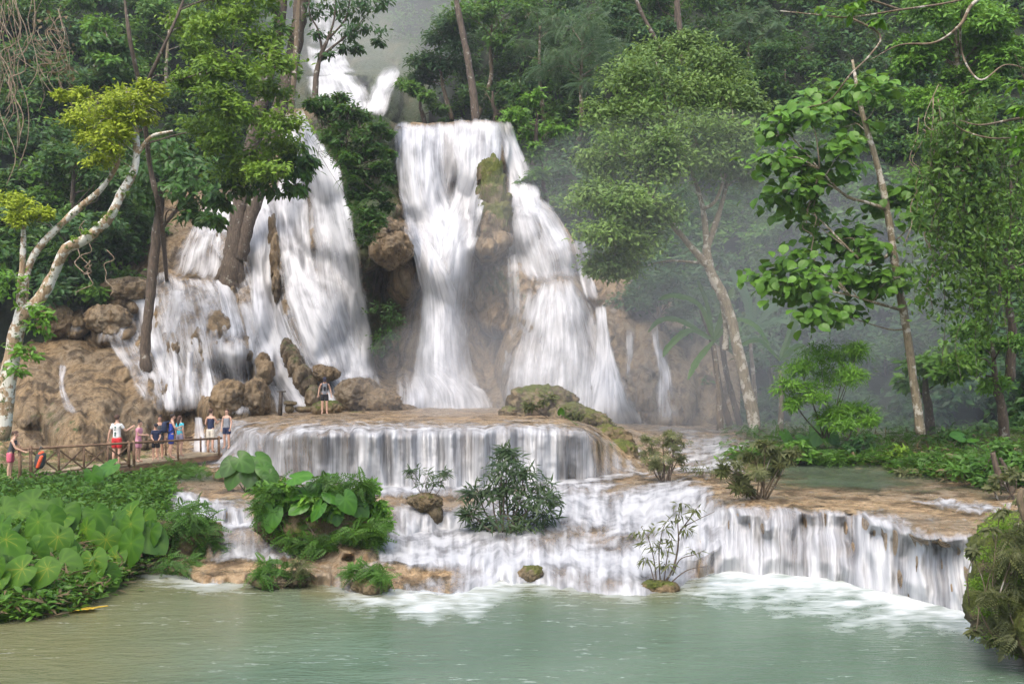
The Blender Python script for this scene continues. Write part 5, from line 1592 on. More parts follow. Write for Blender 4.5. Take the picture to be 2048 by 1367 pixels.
for i, ft in enumerate(feet):
    if asg[i]:
        big_leaf_plant('large heart leaved taro plant in the thick clump on the left bank', ft, asg[i], 'taro', 'taro_plant', 'taro plant', 'taro plants crowding the left bank', rng=rng, face=rng.uniform(.2, .8))
big_leaf_plant('tall single elephant ear with bright leaves below the footbridge', (215, 985), [(222, 932, 40, -150), (185, 948, 42, -70)], 'ear', 'elephant_ear_plant', 'plant')
big_leaf_plant('elephant ear with broad glossy leaves on top of the mossy mound', (655, 1040), [(590, 955, 40, 10), (618, 975, 34, -25), (598, 985, 34, -165), (660, 988, 34, -35), (690, 996, 38, -60), (640, 1012, 36, -125), (672, 1024, 28, -80), (604, 1010, 30, -150), (712, 1010, 34, -40), (638, 968, 34, 45)], 'ear', 'elephant_ear_plant', 'plant', Y=ym - .7, face=.5)
big_leaf_plant('pale mottled elephant ear drooping at the left of the mossy mound', (560, 1060), [(545, 1022, 40, -100)], 'ear', 'elephant_ear_plant', 'plant', Y=ym - .9, face=.8)
big_leaf_plant('dark glossy leaved clump beside the right end of the footbridge', (495, 985), [(462, 925, 34, -120), (480, 918, 36, -40), (515, 915, 36, -30), (500, 940, 34, -90), (528, 935, 34, -50), (470, 945, 34, -110), (540, 950, 28, -60), (452, 940, 26, -150), (512, 958, 28, -80)], 'dark', 'leafy_plant', 'plant', face=.5)
big_leaf_plant('lone bright arum leaf standing up on the right bank', (1925, 912), [(1922, 872, 26, 170), (1940, 880, 18, 10)], 'ear', 'arum_plant', 'plant')
big_leaf_plant('big leaved arum at the front of the misty bank', (1560, 905), [(1572, 870, 34, -60), (1600, 880, 30, -20), (1640, 862, 34, -120), (1660, 868, 26, -50), (1590, 895, 26, -100)], 'ear', 'arum_plant', 'plant')
big_leaf_plant('small pale arum leaf growing from the side of the hump', (1225, 905), [(1218, 890, 18, 170), (1122, 826, 14, 90), (1240, 930, 14, -20)], 'ear', 'arum_plant', 'plant', Y=36.5)
# the yellow leaf lying on the water
V0, f3, f4, T0 = HEART
c = atz(178, 1216, .06)
mb = MB()
d, x, z = np.array([-.85, -.4, .05]), np.array([.35, -.9, .2]), np.array([0, .1, 1.0])
mb.add(c + .40 * (V0[:, :1] * x * .8 + V0[:, 1:2] * d + V0[:, 2:] * z * 1.2), f3, T0)
mb.f4.append(np.array(f4))
mb.tube(spline([c, c + np.array([.12, .12, .0]), c + np.array([.3, .2, .01])], 8), np.linspace(.016, .012, 8), 6)
tag(mb.build('fallen_leaf', L['fallen']), 'yellow and green fallen leaf floating at the edge of the pool', 'leaf')

# ------------------------------------------------------------------ banana plants in the mist
def banana(label, foot, Y, leaves, mat='dark', trunk_top=None):
    rng = rng_next()
    root = tag(empty('banana_plant', W(foot[0], foot[1], Y)), label, 'banana plant')
    tt = trunk_top or (foot[0] - 8, foot[1] - 90)
    mb = MB()
    mb.tube(spline([W(foot[0], foot[1], Y), W((foot[0] + tt[0]) / 2 + 3, (foot[1] + tt[1]) / 2, Y), W(tt[0], tt[1], Y)], 10), np.linspace(.16, .08, 10), 8, wob=.1)
    mb.build('trunk', BK['brown'], root)
    for pts, wd in leaves:
        A = spline([W(x, y, Y + dy_) for x, y, dy_ in pts], 22)
        tg = np.gradient(A, axis=0)
        tg /= np.linalg.norm(tg, axis=1)[:, None]
        sd_ = np.cross(tg, np.array([rng.uniform(-.2, .2), -.8, .75]))
        sd_ /= np.linalg.norm(sd_, axis=1)[:, None]
        up = np.cross(sd_, tg)
        s = np.linspace(0, 1, 22)
        wv = pxr(wd * .72, Y) * np.sin(np.pi * np.clip(s * .93 + .07, 0, 1)) ** .55 * (1 + .10 * rng.normal(size=22))
        V = np.stack([A - sd_ * wv[:, None] - up * .12 * wv[:, None], A + up * .06 * wv[:, None], A + sd_ * wv[:, None] - up * .12 * wv[:, None]], 1).reshape(-1, 3)
        f = np.array([q for i in range(21) for q in ((3 * i, 3 * i + 1, 3 * i + 4, 3 * i + 3), (3 * i + 1, 3 * i + 2, 3 * i + 5, 3 * i + 4))])
        leaf_obj('leaf', [(V, f, np.full(len(V), rng.uniform(.4, .9)))], L[mat], root)


banana('misty banana plant with arching ragged leaves left of the forked tree', (1440, 860), 46,
       [([(1428, 680, 0), (1400, 610, -.4), (1350, 590, -.8), (1315, 600, -1)], 11), ([(1428, 680, 0), (1415, 610, .3), (1400, 570, .5), (1395, 560, .6)], 7), ([(1428, 680, 0), (1380, 660, -.6), (1340, 690, -1.2), (1325, 715, -1.4)], 10),
        ([(1428, 680, 0), (1470, 640, -.4), (1510, 650, -.8), (1540, 690, -1)], 10), ([(1428, 680, 0), (1360, 640, .2), (1320, 640, .2), (1295, 665, .3)], 10), ([(1428, 680, 0), (1395, 720, -.8), (1375, 760, -1.2)], 9), ([(1428, 680, 0), (1455, 600, .6), (1470, 570, .9)], 9)], trunk_top=(1428, 690))
banana('banana plant with tall upright leaves behind the forked tree', (1510, 860), 50,
       [([(1500, 660, 0), (1495, 600, .3), (1470, 550, .6), (1462, 535, .8)], 14), ([(1500, 660, 0), (1560, 600, 0), (1580, 570, .2), (1590, 560, .3)], 12), ([(1500, 660, 0), (1555, 640, -.6), (1600, 650, -1)], 11), ([(1500, 660, 0), (1520, 590, .5), (1515, 550, .8)], 10)], mat='deep', trunk_top=(1500, 680))
banana('banana plant with drooping grey leaves in front of the misty slope', (1560, 870), 46, [([(1560, 720, 0), (1590, 640, .2), (1590, 600, .4), (1585, 565, .6)], 12), ([(1560, 720, 0), (1520, 680, -.4), (1480, 690, -.8)], 10), ([(1560, 720, 0), (1600, 690, -.4), (1625, 720, -.8)], 10)], trunk_top=(1560, 740))

# ------------------------------------------------------------------ low cover
def cover(label, sel, n, tpl, size, mat, seed, lift=.12, name='undergrowth', clump=.22, per=14, droop=.1, up=.8):
    rng = np.random.default_rng(seed)
    idx = np.flatnonzero(sel.ravel())
    pts = TERR.reshape(-1, 3)[rng.choice(idx, n)]
    P, D, N, S_, T_ = [], [], [], [], []
    for p in pts:
        m = int(per * rng.uniform(.5, 1.5))
        q = p + rng.normal(size=(m, 3)) * np.array([clump, clump, clump * .45]) + np.array([0, 0, lift])
        d = rnd(rng, m)
        d[:, 2] = np.abs(d[:, 2]) * .5 - droop
        nn = .6 * rnd(rng, m)
        nn[:, 2] += up
        P.append(q); D.append(d); N.append(nn)
        S_.append(size * rng.uniform(.6, 1.3, m))
        T_.append(np.clip(rng.uniform(0, .6) + rng.uniform(0, .45, m), 0, 1))
    V = scatter(tpl, np.concatenate(P), np.concatenate(D), np.concatenate(N), np.concatenate(S_), np.concatenate(T_))
    o = leaf_obj(name, [V], L[mat])
    return tag(o, label, kind='stuff')


edge = np.interp(TPX, TX, rows[0, :, 0])
r9 = np.interp(TPX, TX, rows[8, :, 0])
lb = (TPX > -100) & (TPX < 330 - np.clip(TPY - 1000, 0, 200) * .35) & (TPY < edge - 4) & (TPY > 958) & (TERR[..., 1] < 44)
cover('low green leafy undergrowth on the left bank', lb, 1500, 'oval', .17, 'mid', 31, per=22)
cover('bright leafy ground cover below the footbridge', lb & (TPY < 1060), 750, 'oval', .19, 'fern', 32, lift=.2, per=22)
cover('brown stems and dead leaves along the left bank', lb & (TPY > 1100), 300, 'lance', .35, 'dry', 33, per=8)
rb = (TPX > 1455) & (TPY < np.minimum(r9 - 2 - 14 * (TPX < 1800), 985)) & (TPY > 850) & (TERR[..., 1] < 62)
pn = fbm(TERR * np.array([.5, .5, .2]) + 40, 3)
cover('dark leafy undergrowth on the right bank', rb & (pn > -.1), 520, 'oval', .19, 'mid', 34, per=20, lift=.12, clump=.25)
cover('bright ferns and seedlings on the right bank', rb & (TPY < 955) & (pn < .25), 170, 'fernfrond', .5, 'fern', 35, per=7, lift=.3)
cover('olive weeds on the right bank', rb & (pn < .2), 260, 'oval', .17, 'olive', 36, per=16, lift=.1)
cover('dry stems and twigs on the right bank', rb, 200, 'lance', .45, 'dry', 37, per=7, lift=.1)
mid = (TPX > 300) & (TPX < 400) & (TPY > 935) & (TPY < 962)
cover('small ferns on the rim under the footbridge', mid, 90, 'fernfrond', .3, 'fern', 38, per=8)
for lab, ft, bl, tp, sz, per, mt in [
    ('low broad leaved bush at the back edge of the still pool', (1600, 932), [(1590, 905, 18), (1612, 912, 16), (1602, 892, 14)], 'oval', .26, 70, 'mid'),
    ('spreading fern right of the bush at the pool edge', (1665, 930), [(1660, 912, 18), (1680, 918, 14), (1645, 920, 12)], 'fernfrond', .5, 26, 'fern'),
    ('dark leafy bush under the lower bamboo spray', (1720, 920), [(1712, 895, 20), (1738, 902, 18), (1725, 880, 14)], 'oval', .24, 90, 'deep'),
    ('yellowish weed clump by the foot of the slim pale trunk', (1800, 925), [(1795, 905, 15), (1812, 910, 14), (1785, 912, 10)], 'oval', .2, 70, 'lime'),
    ('fern tuft left of the brown boulder on the bank', (1868, 945), [(1862, 925, 17), (1880, 930, 14), (1850, 934, 10)], 'fernfrond', .45, 26, 'fern'),
    ('small olive bush on the spit at the right of the still pool', (1815, 958), [(1808, 945, 13), (1826, 947, 12)], 'oval', .18, 60, 'olive'),
    ('dark bush behind the brown boulder on the bank', (1905, 900), [(1890, 880, 20), (1915, 872, 20), (1935, 890, 16)], 'oval', .24, 90, 'dark')]:
    shrub(lab, ft, bl, tp, sz, per, mt, 'dark', .015, sub=6)
shrub('leafy shrub standing on the right bank near the edge of the picture', (1960, 975), [(1960, 930, 34), (1990, 900, 30), (1925, 945, 24), (2010, 940, 34), (1975, 960, 24), (2035, 920, 30)], 'oval', .22, 150, 'fern', 'dark', .03, sub=7)
shrub('thin dark stemmed plants on the right terrace edge', (2010, 1000), [(2005, 960, 18), (2030, 950, 20), (1990, 975, 14)], 'oval', .2, 60, 'olive', 'dark', .03, sub=5)
tree('leaning dark forked stump on the right bank', [[(2010, 985, gy(2010, 985), .10), (1995, 940, gy(2010, 985), .08), (1985, 905, gy(2010, 985), .06)], [(2025, 985, gy(2010, 985), .08), (2015, 945, gy(2010, 985), .06), (2000, 915, gy(2010, 985), .04)]], [], 'oval', .3, 10, 'mid', 'dark', name='tree_stump', cat='stump')

# plants hanging on the mossy corner at the right
fern('ferns hanging on the mossy corner at the right edge', (2030, 1130), [(2030, 1075, 26), (2045, 1110, 30), (2010, 1130, 20), (2030, 1180, 28), (1990, 1200, 16), (2015, 1240, 22), (2040, 1270, 24)], .26, 60, 'olive', Y=15.8)
shrub('twiggy plant with hanging leaves at the tip of the mossy corner', (1970, 1200), [(1945, 1105, 8), (1985, 1060, 8), (2000, 1020, 9), (1945, 1260, 9), (1990, 1285, 12), (1950, 1100, 6), (2020, 1300, 14), (2042, 1050, 18), (2046, 1000, 10)], 'oval', .13, 40, 'olive', 'brown', .012, Y=15.9, dy=.2, sub=4, droop=.5)
tree('broken brown snag rising at the right edge', [[(2052, 1040, 15.5, .07), (2040, 1000, 15.5, .06), (2045, 975, 15.5, .04)]], [], 'oval', .2, 10, 'mid', 'brown', name='tree_stump', cat='stump')


rng = rng_next()
o = leaf_obj('moss', [crown_leaves(rng, [(W(x, y, 16.4), pxr(r, 16.4)) for x, y, r in [(1985, 1060, 26), (2020, 1045, 30), (1970, 1110, 24), (2010, 1100, 34), (1965, 1170, 22), (2000, 1165, 34), (2035, 1150, 36), (1975, 1230, 24), (2015, 1230, 34), (2040, 1210, 34), (2000, 1280, 26), (2035, 1290, 30)]], 'rhomb', .055, 420, sub=9, tight=.34)], L['lime'])
tag(o, 'cushions of yellow green moss on the cliff corner at the right edge', kind='stuff')


# ------------------------------------------------------------------ hanging vines
def vines(label, strands, Y, n, mat, leaf=None, per=0, size=.14, r=.018, seed=1, name='hanging_vine', bark='vine'):
    rng = np.random.default_rng(seed)
    root = tag(empty(name, W(strands[0], strands[2], Y)), label, 'vine')
    x0, x1, y0, y1_ = strands
    mb = MB()
    P = []
    for i in range(n):
        x = rng.uniform(x0, x1)
        ya = y0 + rng.uniform(-30, 60)
        yb_ = y1_ - rng.uniform(0, .5) * (y1_ - y0)
        m = 7
        t = np.linspace(0, 1, m)
        xs_ = x + np.cumsum(rng.normal(size=m)) * 7
        Q = np.array([W(a, ya + (yb_ - ya) * b, Y + rng.uniform(-.8, .8)) for a, b in zip(xs_, t)])
        Q[:, 1] = gsmooth(Q[:, 1], 1.5, 0)
        S0 = spline(Q, 26)
        mb.tube(S0, r * rng.uniform(.5, 1.4), 5)
        P.append(S0)
    mb.build('stem', BK[bark], root)
    if per:
        A = np.concatenate(P)
        p = A[np.clip(rng.integers(0, len(A) // 5, per) * 5 + rng.integers(-6, 7, per), 0, len(A) - 1)] + rng.normal(size=(per, 3)) * .22
        d = rnd(rng, per)
        d[:, 2] -= .5
        nn = rnd(rng, per) * .9
        nn[:, 1] -= .6
        nn[:, 2] += .5
        leaf_obj('foliage', [scatter('oval' if per > 400 else 'round', p, d, nn, size * rng.uniform(.5, 1.7, per), np.clip(rng.normal(.45, .33, per), 0, 1))], L[mat], root)


vines('tangle of bare brown vines hanging at the upper left edge', (-10, 75, -40, 380), 33, 15, 'mid', seed=2, r=.013)
vines('thin dry vine tangle beside the bare vines at upper left', (70, 130, 30, 210), 34, 14, 'dry', per=100, size=.1, seed=3, r=.012)
vines('curtain of leafy creepers hanging down the right side', (1850, 1965, 215, 760), 33, 20, 'creeper', per=5200, size=.19, seed=4, r=.009, bark='dark')
vines('dark creeper strands left of the leafy curtain on the right', (1830, 1880, 200, 620), 34, 8, 'creeper', per=500, size=.16, seed=5)
vines('creepers hanging at the far right edge', (1960, 2060, 260, 700), 33.5, 22, 'creeper', per=2200, size=.18, seed=6, r=.009, bark='dark')
vines('thin aerial roots hanging over the dark hollow at left', (140, 215, 470, 600), 48, 5, 'mid', seed=7, r=.03)
vines('slender climbing vine hanging in the round leaved tree', (1632, 1645, 325, 560), 36, 3, 'creeper', per=90, size=.2, seed=8)

# bare branches reaching in from the right edge, near the camera
def bare(label, paths, Y, r, leaves=()):
    rng = rng_next()
    root = tag(empty('tree_branch', W(paths[0][0][0], paths[0][0][1], Y)), label, 'branch')
    mb = MB()
    for k, p in enumerate(paths):
        A = np.array([W(x, y, Y + .15 * rng.normal()) for x, y in p])
        n = len(p) * 6
        mb.tube(spline(A, n), np.linspace(r if k == 0 else r * .6, r * .22, n), 7, wob=.15)
    mb.build('branch', BK['brown'], root)
    if leaves:
        bl = [(W(x, y, Y), pxr(q, Y)) for x, y, q in leaves]
        leaf_obj('foliage', [crown_leaves(rng, bl, 'oval', .16, 7, sub=2, tight=.4)], L['bright'], root)


bare('bare arching twigs reaching in from the top right corner', [[(2060, -40), (1955, 0), (1920, 50), (1870, 85), (1800, 90), (1740, 120)], [(1920, 50), (1925, 110), (1960, 160), (2010, 130), (2060, 140)], [(1990, -20), (1900, 5), (1800, 20), (1700, 35), (1640, 30), (1560, 22)], [(1700, 35), (1760, 70), (1740, 110), (1700, 150), (1660, 200), (1615, 215)], [(1800, 20), (1740, 0), (1690, -10)]], 14, .03, [(1650, 20, 14), (1700, 30, 10), (1720, 5, 12), (1760, 40, 8)])
bare('two bare tan twigs with a few leaves at the right edge', [[(2080, 230), (2020, 240), (1960, 250), (1918, 240)], [(2080, 268), (2030, 275), (1980, 276), (1930, 262), (1905, 245)], [(2080, 210), (2050, 160), (2030, 110)]], 13, .022, [(2040, 170, 14), (2030, 265, 12), (2040, 300, 16), (2046, 215, 8)])
# ------------------------------------------------------------------ wooden footbridge
def wood_mat(name, a, b):
    t = NT(name)
    p = t.pos()
    n = t.noise(t.scl(p, (3, 3, 9)), 1.0, 5, .65)
    c = t.mix(t.ramp(n, .35, .65), a, b)
    s = t.pbr(Base_Color=c, Roughness=.7, Normal=t.bump(n, .5, .02))
    return t.done(s.outputs[0])


M['wood'] = wood_mat('bridge_wood', (.085, .045, .022), (.20, .12, .065))
M['plank'] = wood_mat('bridge_plank', (.16, .12, .07), (.30, .24, .15))
M['darkwood'] = wood_mat('post_wood', (.03, .022, .015), (.075, .055, .035))

BA, BB = at(38, 957, 34.0), at(442, 906, 41.4)
BD = BB - BA
BL = np.linalg.norm(BD)
BD /= BL
BN = np.cross([0, 0, 1.0], BD)
BN /= np.linalg.norm(BN)
BU = np.cross(BD, BN)
BWID = 1.5


def bpt(s, w, u):
    return BA + BD * s + BN * w + BU * u


def proj(P):
    d = np.asarray(P) - np.array([0, 0, CAMZ])
    den = d @ FWD
    return CX + F * (d @ RGT) / den, CY - F * (d @ UPV) / den


def s_of_px(px, w=0.0):
    ss = np.linspace(-1.5, BL + 1.5, 3000)
    x = proj(bpt(0, w, 0) + BD * ss[:, None])[0]
    return float(ss[np.argmin(abs(x - px))])


RB = np.stack([BD, BN, BU], 1)
bridge = tag(empty('footbridge', bpt(BL / 2, BWID / 2, 0)), 'rustic wooden footbridge with crossed railing below the brown boulders', 'footbridge')
mb = MB()
ns = 46
rng = rng_next()
for i in range(ns):
    L0 = (BL + .6) / ns
    mb.box(bpt(-.5 + (i + .5) * L0, BWID / 2, -.025 + rng.uniform(-.006, .006)), (L0 * .46, BWID / 2 + rng.uniform(-.02, .03), .022), RB)
mb.build('deck', M['plank'], bridge, smooth=False)
for w_ in (.03, BWID - .1):
    mb = MB()
    mb.bar(bpt(-.6, w_, -.15), bpt(BL + .05, w_, -.15), .12, .18)
    mb.build('beam', M['wood'], bridge, smooth=False)
RH = lambda s: np.interp(s, [0, BL], [1.0, .62])
for w_, s0, s1 in ((0.0, 0, BL), (BWID - .05, s_of_px(300, BWID), BL - .3)):
    mb = MB()
    mb.tube([bpt(s0 - .1, w_, RH(s0)), bpt((s0 + s1) / 2, w_, RH((s0 + s1) / 2) + .01), bpt(s1 + .05, w_, RH(s1))], .045, 8)
    mb.build('handrail', M['wood'], bridge)
near = [s_of_px(x) for x in (40, 62, 118, 168, 216, 258, 268, 356, 438)]
for i, s in enumerate(near):
    big = i in (0, 1, 6, 5, 8)
    mb = MB()
    mb.tube([bpt(s, 0, -.35 if i in (0, 1) else -.12), bpt(s, 0, RH(s) + (.10 if big else .0))], .055 if big else .04, 8)
    mb.build('post', M['wood'], bridge)
for x in (330, 400):
    s = s_of_px(x, BWID)
    mb = MB()
    mb.tube([bpt(s, BWID - .05, -.1), bpt(s, BWID - .05, RH(s))], .04, 8)
    mb.build('post', M['wood'], bridge)
for a, b in ((1, 2), (2, 3), (3, 4), (4, 5)):
    s0, s1 = near[a], near[b]
    mb = MB()
    mb.bar(bpt(s0, -.01, .08), bpt(s1, -.01, RH(s1) - .08), .03, .05)
    mb.bar(bpt(s0, .03, RH(s0) - .08), bpt(s1, .03, .08), .03, .05)
    mb.build('cross_brace', M['wood'], bridge, smooth=False)
    mb = MB()
    mb.bar(bpt(s0, 0, .06), bpt(s1, 0, .06), .05, .06)
    mb.build('bottom_rail', M['wood'], bridge, smooth=False)

# T shaped wooden post on the ledge
g = W(560, 826, gy(560, 830) + .6)
post = tag(empty('wooden_post', g), 'dark wooden post with a flat T top on the ledge', 'post')
Yp_ = g[1]
mb = MB()
mb.tube([W(560, 830, Yp_), W(561, 805, Yp_), W(562, 783, Yp_)], [.12, .10, .10], 8, wob=.1)
mb.build('post', M['darkwood'], post)
mb = MB()
mb.bar(W(555, 782.5, Yp_), W(571, 782.5, Yp_), .22, .06)
mb.build('board', M['darkwood'], post, smooth=False)


# ------------------------------------------------------------------ people
def cloth(name, c, rough=.85):
    t = NT(name)
    n = t.noise(t.pos(), 14.0, 3)
    s = t.pbr(Base_Color=t.mix(t.ramp(n, .35, .65), tuple(v * .8 for v in c), c), Roughness=rough)
    return t.done(s.outputs[0])


SKIN = cloth('skin', (.52, .31, .22), .55)
SKIN2 = cloth('skin_tanned', (.45, .24, .155), .55)
EYE = cloth('eye', (.02, .015, .012), .3)
LIP = cloth('lip', (.35, .12, .10), .5)
CL = {k: cloth('cloth_' + k, v) for k, v in dict(red=(.55, .025, .03), white=(.68, .68, .66), pink=(.62, .28, .36), rose=(.6, .12, .18), navy=(.012, .02, .06), black=(.012, .012, .016), blue=(.02, .05, .30), cyan=(.08, .50, .60), grey=(.22, .23, .25), cream=(.62, .57, .48), bag=(.012, .022, .055), orange=(.85, .12, .04), hair=(.02, .013, .010), brown=(.07, .035, .022), charcoal=(.05, .055, .06), cap=(.02, .02, .04), lavender=(.30, .28, .36), green=(.02, .10, .08)).items()}


def skin_mesh(verts, edges, roots, sub=2):
    """verts: (x, y, z, rx, ry); grown with a Skin modifier and subdivided"""
    me = bpy.data.meshes.new('tmp')
    me.from_pydata([v[:3] for v in verts], edges, [])
    o = bpy.data.objects.new('tmp', me)
    COL.objects.link(o)
    md = o.modifiers.new('skin', 'SKIN')
    md.use_smooth_shade = True
    sv = me.skin_vertices[0].data
    for i, v in enumerate(verts):
        sv[i].radius = (v[3], v[4])
        sv[i].use_root = i in roots
    ss = o.modifiers.new('sub', 'SUBSURF')
    ss.levels = ss.render_levels = sub
    dg = bpy.context.evaluated_depsgraph_get()
    dg.update()
    out = bpy.data.meshes.new_from_object(o.evaluated_get(dg))
    bpy.data.objects.remove(o)
    bpy.data.meshes.remove(me)
    return out


def ell(c, r, R=None, tpl=None):
    V, Fc = tpl or ICO2
    q = V * np.asarray(r)
    if R is not None:
        q = q @ np.asarray(R).T
    return q + np.asarray(c), Fc


def person(label, loc, rz, height, arms, top, bottom, hair, lean=0.0, nod=0.0, legs=None, sleeves=False, short_len=.40, dress=False, hair_style='short', cap=None, skin=None, hips=.09, logo=None, straps=None):
    """faces -Y before turning by rz; arms: ((elbow, wrist), (elbow, wrist)) for -X and +X side, metres for a 1.7 m body"""
    k = height / 1.72
    root = tag(empty('person', loc, rz), label, 'person')
    root.scale = (k, k, k)
    cl_, sl_ = math.cos(lean), math.sin(lean)

    def up_(p):     # lean the upper body forward about the hips
        x, y, z = p
        z0 = z - .92
        return (x, y * cl_ - z0 * sl_, .92 + z0 * cl_ + y * sl_)
    hd = np.array(up_((0, 0, 1.50)))
    cn, sn = math.cos(lean + nod), math.sin(lean + nod)

    def head(p):
        x, y, z = p
        return (x, hd[1] + y * cn - z * sn, hd[2] + z * cn + y * sn)
    V, E, roots = [], [], {0}

    def add(p, rx, ry, par=None):
        V.append((*p, rx, ry))
        if par is not None:
            E.append((par, len(V) - 1))
        return len(V) - 1
    pel = add((0, 0, .92), .135, .10)
    wa = add(up_((0, 0, 1.08)), .118, .088, pel)
    ch = add(up_((0, -.005, 1.26)), .140, .10, wa)
    uc = add(up_((0, .0, 1.39)), .105, .075, ch)
    nk = add(up_((0, .0, 1.48)), .05, .05, uc)
    h1 = add(head((0, -.02, .055)), .062, .072, nk)
    h2 = add(head((0, -.012, .13)), .074, .090, h1)
    h3 = add(head((0, .0, .20)), .060, .072, h2)
    wr = []
    for sgn, (el_, wr_) in zip((-1, 1), arms):
        sh = add(up_((sgn * .165, 0, 1.385)), .052, .052, uc)
        m = add(el_, .040, .040, sh)
        w_ = add(wr_, .026, .022, m)
        d = np.array(wr_) - np.array(el_)
        d = d / (np.linalg.norm(d) + 1e-6)
        pm = np.array(wr_) + d * .065
        add(pm, .038, .020, w_)
        side = np.cross(d, [0.0, 1.0, 0.15])
        side /= np.linalg.norm(side) + 1e-6
        nrm = np.cross(side, d)
        for j, (o_, ln) in enumerate(zip((-.028, -.009, .010, .028), (.070, .080, .074, .058))):
            b = pm + side * o_ * .8 + d * .012
            a0 = add(b, .009, .009)
            roots.add(a0)
            a1 = add(b + d * ln * .55 + side * o_ * .15 - nrm * .006, .0088, .0088, a0)
            add(b + d * ln * .92 - nrm * .030, .0075, .0075, a1)
        b = pm - d * .035 - side * .022 * sgn
        a0 = add(b, .011, .011)
        roots.add(a0)
        a1 = add(b + d * .035 - side * .030 * sgn - nrm * .008, .010, .010, a0)
        add(b + d * .070 - side * .030 * sgn - nrm * .018, .0085, .0085, a1)
        wr.append(pm)
    legs = legs or (((-.10, -.01, .49), (-.105, .02, .085)), ((.10, -.01, .49), (.105, .02, .085)))
    lg = []
    for sgn, (kn, an) in zip((-1, 1), legs):
        hp = add((sgn * hips, 0, .86), .088, .088, pel)
        th = add(((sgn * hips + kn[0]) / 2, kn[1] / 2, (.86 + kn[2]) / 2), .078, .078, hp)
        kk = add(kn, .054, .056, th)
        cf = add(((kn[0] + an[0]) / 2, (kn[1] + an[1]) / 2 + .018, (kn[2] + an[2]) / 2 + .05), .052, .056, kk)
        aa = add(an, .034, .036, cf)
        add((an[0] + sgn * .018, an[1] - .10, .035), .038, .026, aa)
        add((an[0] + sgn * .022, an[1] - .17, .028), .032, .02, len(V) - 1)
        lg.append((kn, an))
    body = skin_mesh(V, E, roots)
    # face: nose, ears, eyes, mouth joined to the same mesh
    bm = bmesh.new()
    bm.from_mesh(body)
    bpy.data.meshes.remove(body)

    def join(Vq, Fq, mi):
        vs = [bm.verts.new(tuple(map(float, v))) for v in Vq]
        for f in Fq:
            fc = bm.faces.new([vs[int(i)] for i in f])
            fc.material_index = mi
            fc.smooth = True
    join(*ell(head((0, -.108, .115)), (.014, .022, .024)), 0)
    for sgn in (-1, 1):
        join(*ell(head((sgn * .078, .0, .12)), (.012, .022, .032)), 0)
        join(*ell(head((sgn * .030, -.092, .135)), (.013, .010, .009)), 1)
    join(*ell(head((0, -.092, .072)), (.024, .012, .007)), 2)
    me = bpy.data.meshes.new('body')
    bm.to_mesh(me)
    bm.free()
    o = bpy.data.objects.new('body', me)
    COL.objects.link(o)
    for m_ in (skin or SKIN, EYE, LIP):
        me.materials.append(m_)
    o.parent = root

    def garment(nm, vs, es, mat, rt={0}):
        g_ = skin_mesh(vs, es, rt)
        g_.materials.append(mat)
        q = bpy.data.objects.new(nm, g_)
        COL.objects.link(q)
        q.parent = root
        return q
    low = .70 if dress else .88
    vs = [(*up_((0, 0, low)), .165 if not dress else .19, .13 if not dress else .15), (*up_((0, 0, 1.0)), .150, .118), (*up_((0, 0, 1.14)), .138, .108), (*up_((0, -.004, 1.27)), .158, .118), (*up_((0, 0, 1.40)), .115, .088), (*up_((0, 0, 1.43)), .085, .07)]
    es = [(0, 1), (1, 2), (2, 3), (3, 4), (4, 5)]
    for sgn, (el_, _w) in zip((-1, 1), arms):
        b = len(vs)
        s0 = np.array(up_((sgn * .150, 0, 1.385)))
        if sleeves:
            e0 = s0 * .35 + np.array(el_) * .65
            vs += [(*s0, .066, .066), (*e0, .062, .062)]
            es += [(4, b), (b, b + 1)]
        else:
            vs += [(*(s0 + np.array([-sgn * .045, 0, .01])), .046, .066)]
            es += [(4, b)]
    garment('shirt', vs, es, CL[top])
    vs = [(0, 0, .985), (0, 0, .90)]
    vs = [(0, 0, .99, .142, .112), (0, 0, .91, .152, .122)]
    es = [(0, 1)]
    for sgn, (kn, an) in zip((-1, 1), lg):
        b = len(vs)
        t1 = np.array((sgn * hips, 0, .84))
        kq = np.array(kn)
        t2 = t1 + (kq - t1) * short_len
        t3 = t1 + (kq - t1) * (short_len * 2 if short_len < .5 else .95)
        vs += [(*t1, .108, .108), (*t2, .104, .104), (*t3, .100, .104)]
        es += [(1, b), (b, b + 1), (b + 1, b + 2)]
    garment('shorts', vs, es, CL[bottom])
    # hair
    mb_ = MB()
    Vq, Fq = ell((0, 0, 0), (.092, .108, .098))
    keep = [f for f in Fq if not (Vq[f].mean(0)[1] < -.045 and Vq[f].mean(0)[2] < .035)]
    keep = [f for f in keep if Vq[f].mean(0)[2] > -.06 or Vq[f].mean(0)[1] > .03]
    Vh = np.array([head((v[0], v[1] + .008, v[2] + .155)) for v in Vq])
    mb_.add(Vh, keep)
    if hair_style == 'bun':
        mb_.add(*ell(head((0, .07, .25)), (.05, .05, .05)))
    if hair_style == 'long':
        mb_.tube([head((0, .06, .16)), head((0, .085, .05)), up_((0, .10, 1.42)), up_((0, .10, 1.30))], [.07, .075, .07, .03], 8)
    if hair_style == 'tail':
        mb_.tube([head((0, .08, .20)), head((0, .13, .14)), head((0, .12, .02))], [.035, .04, .015], 7)
    h = mb_.build('hair', CL[hair])
    h.parent = root
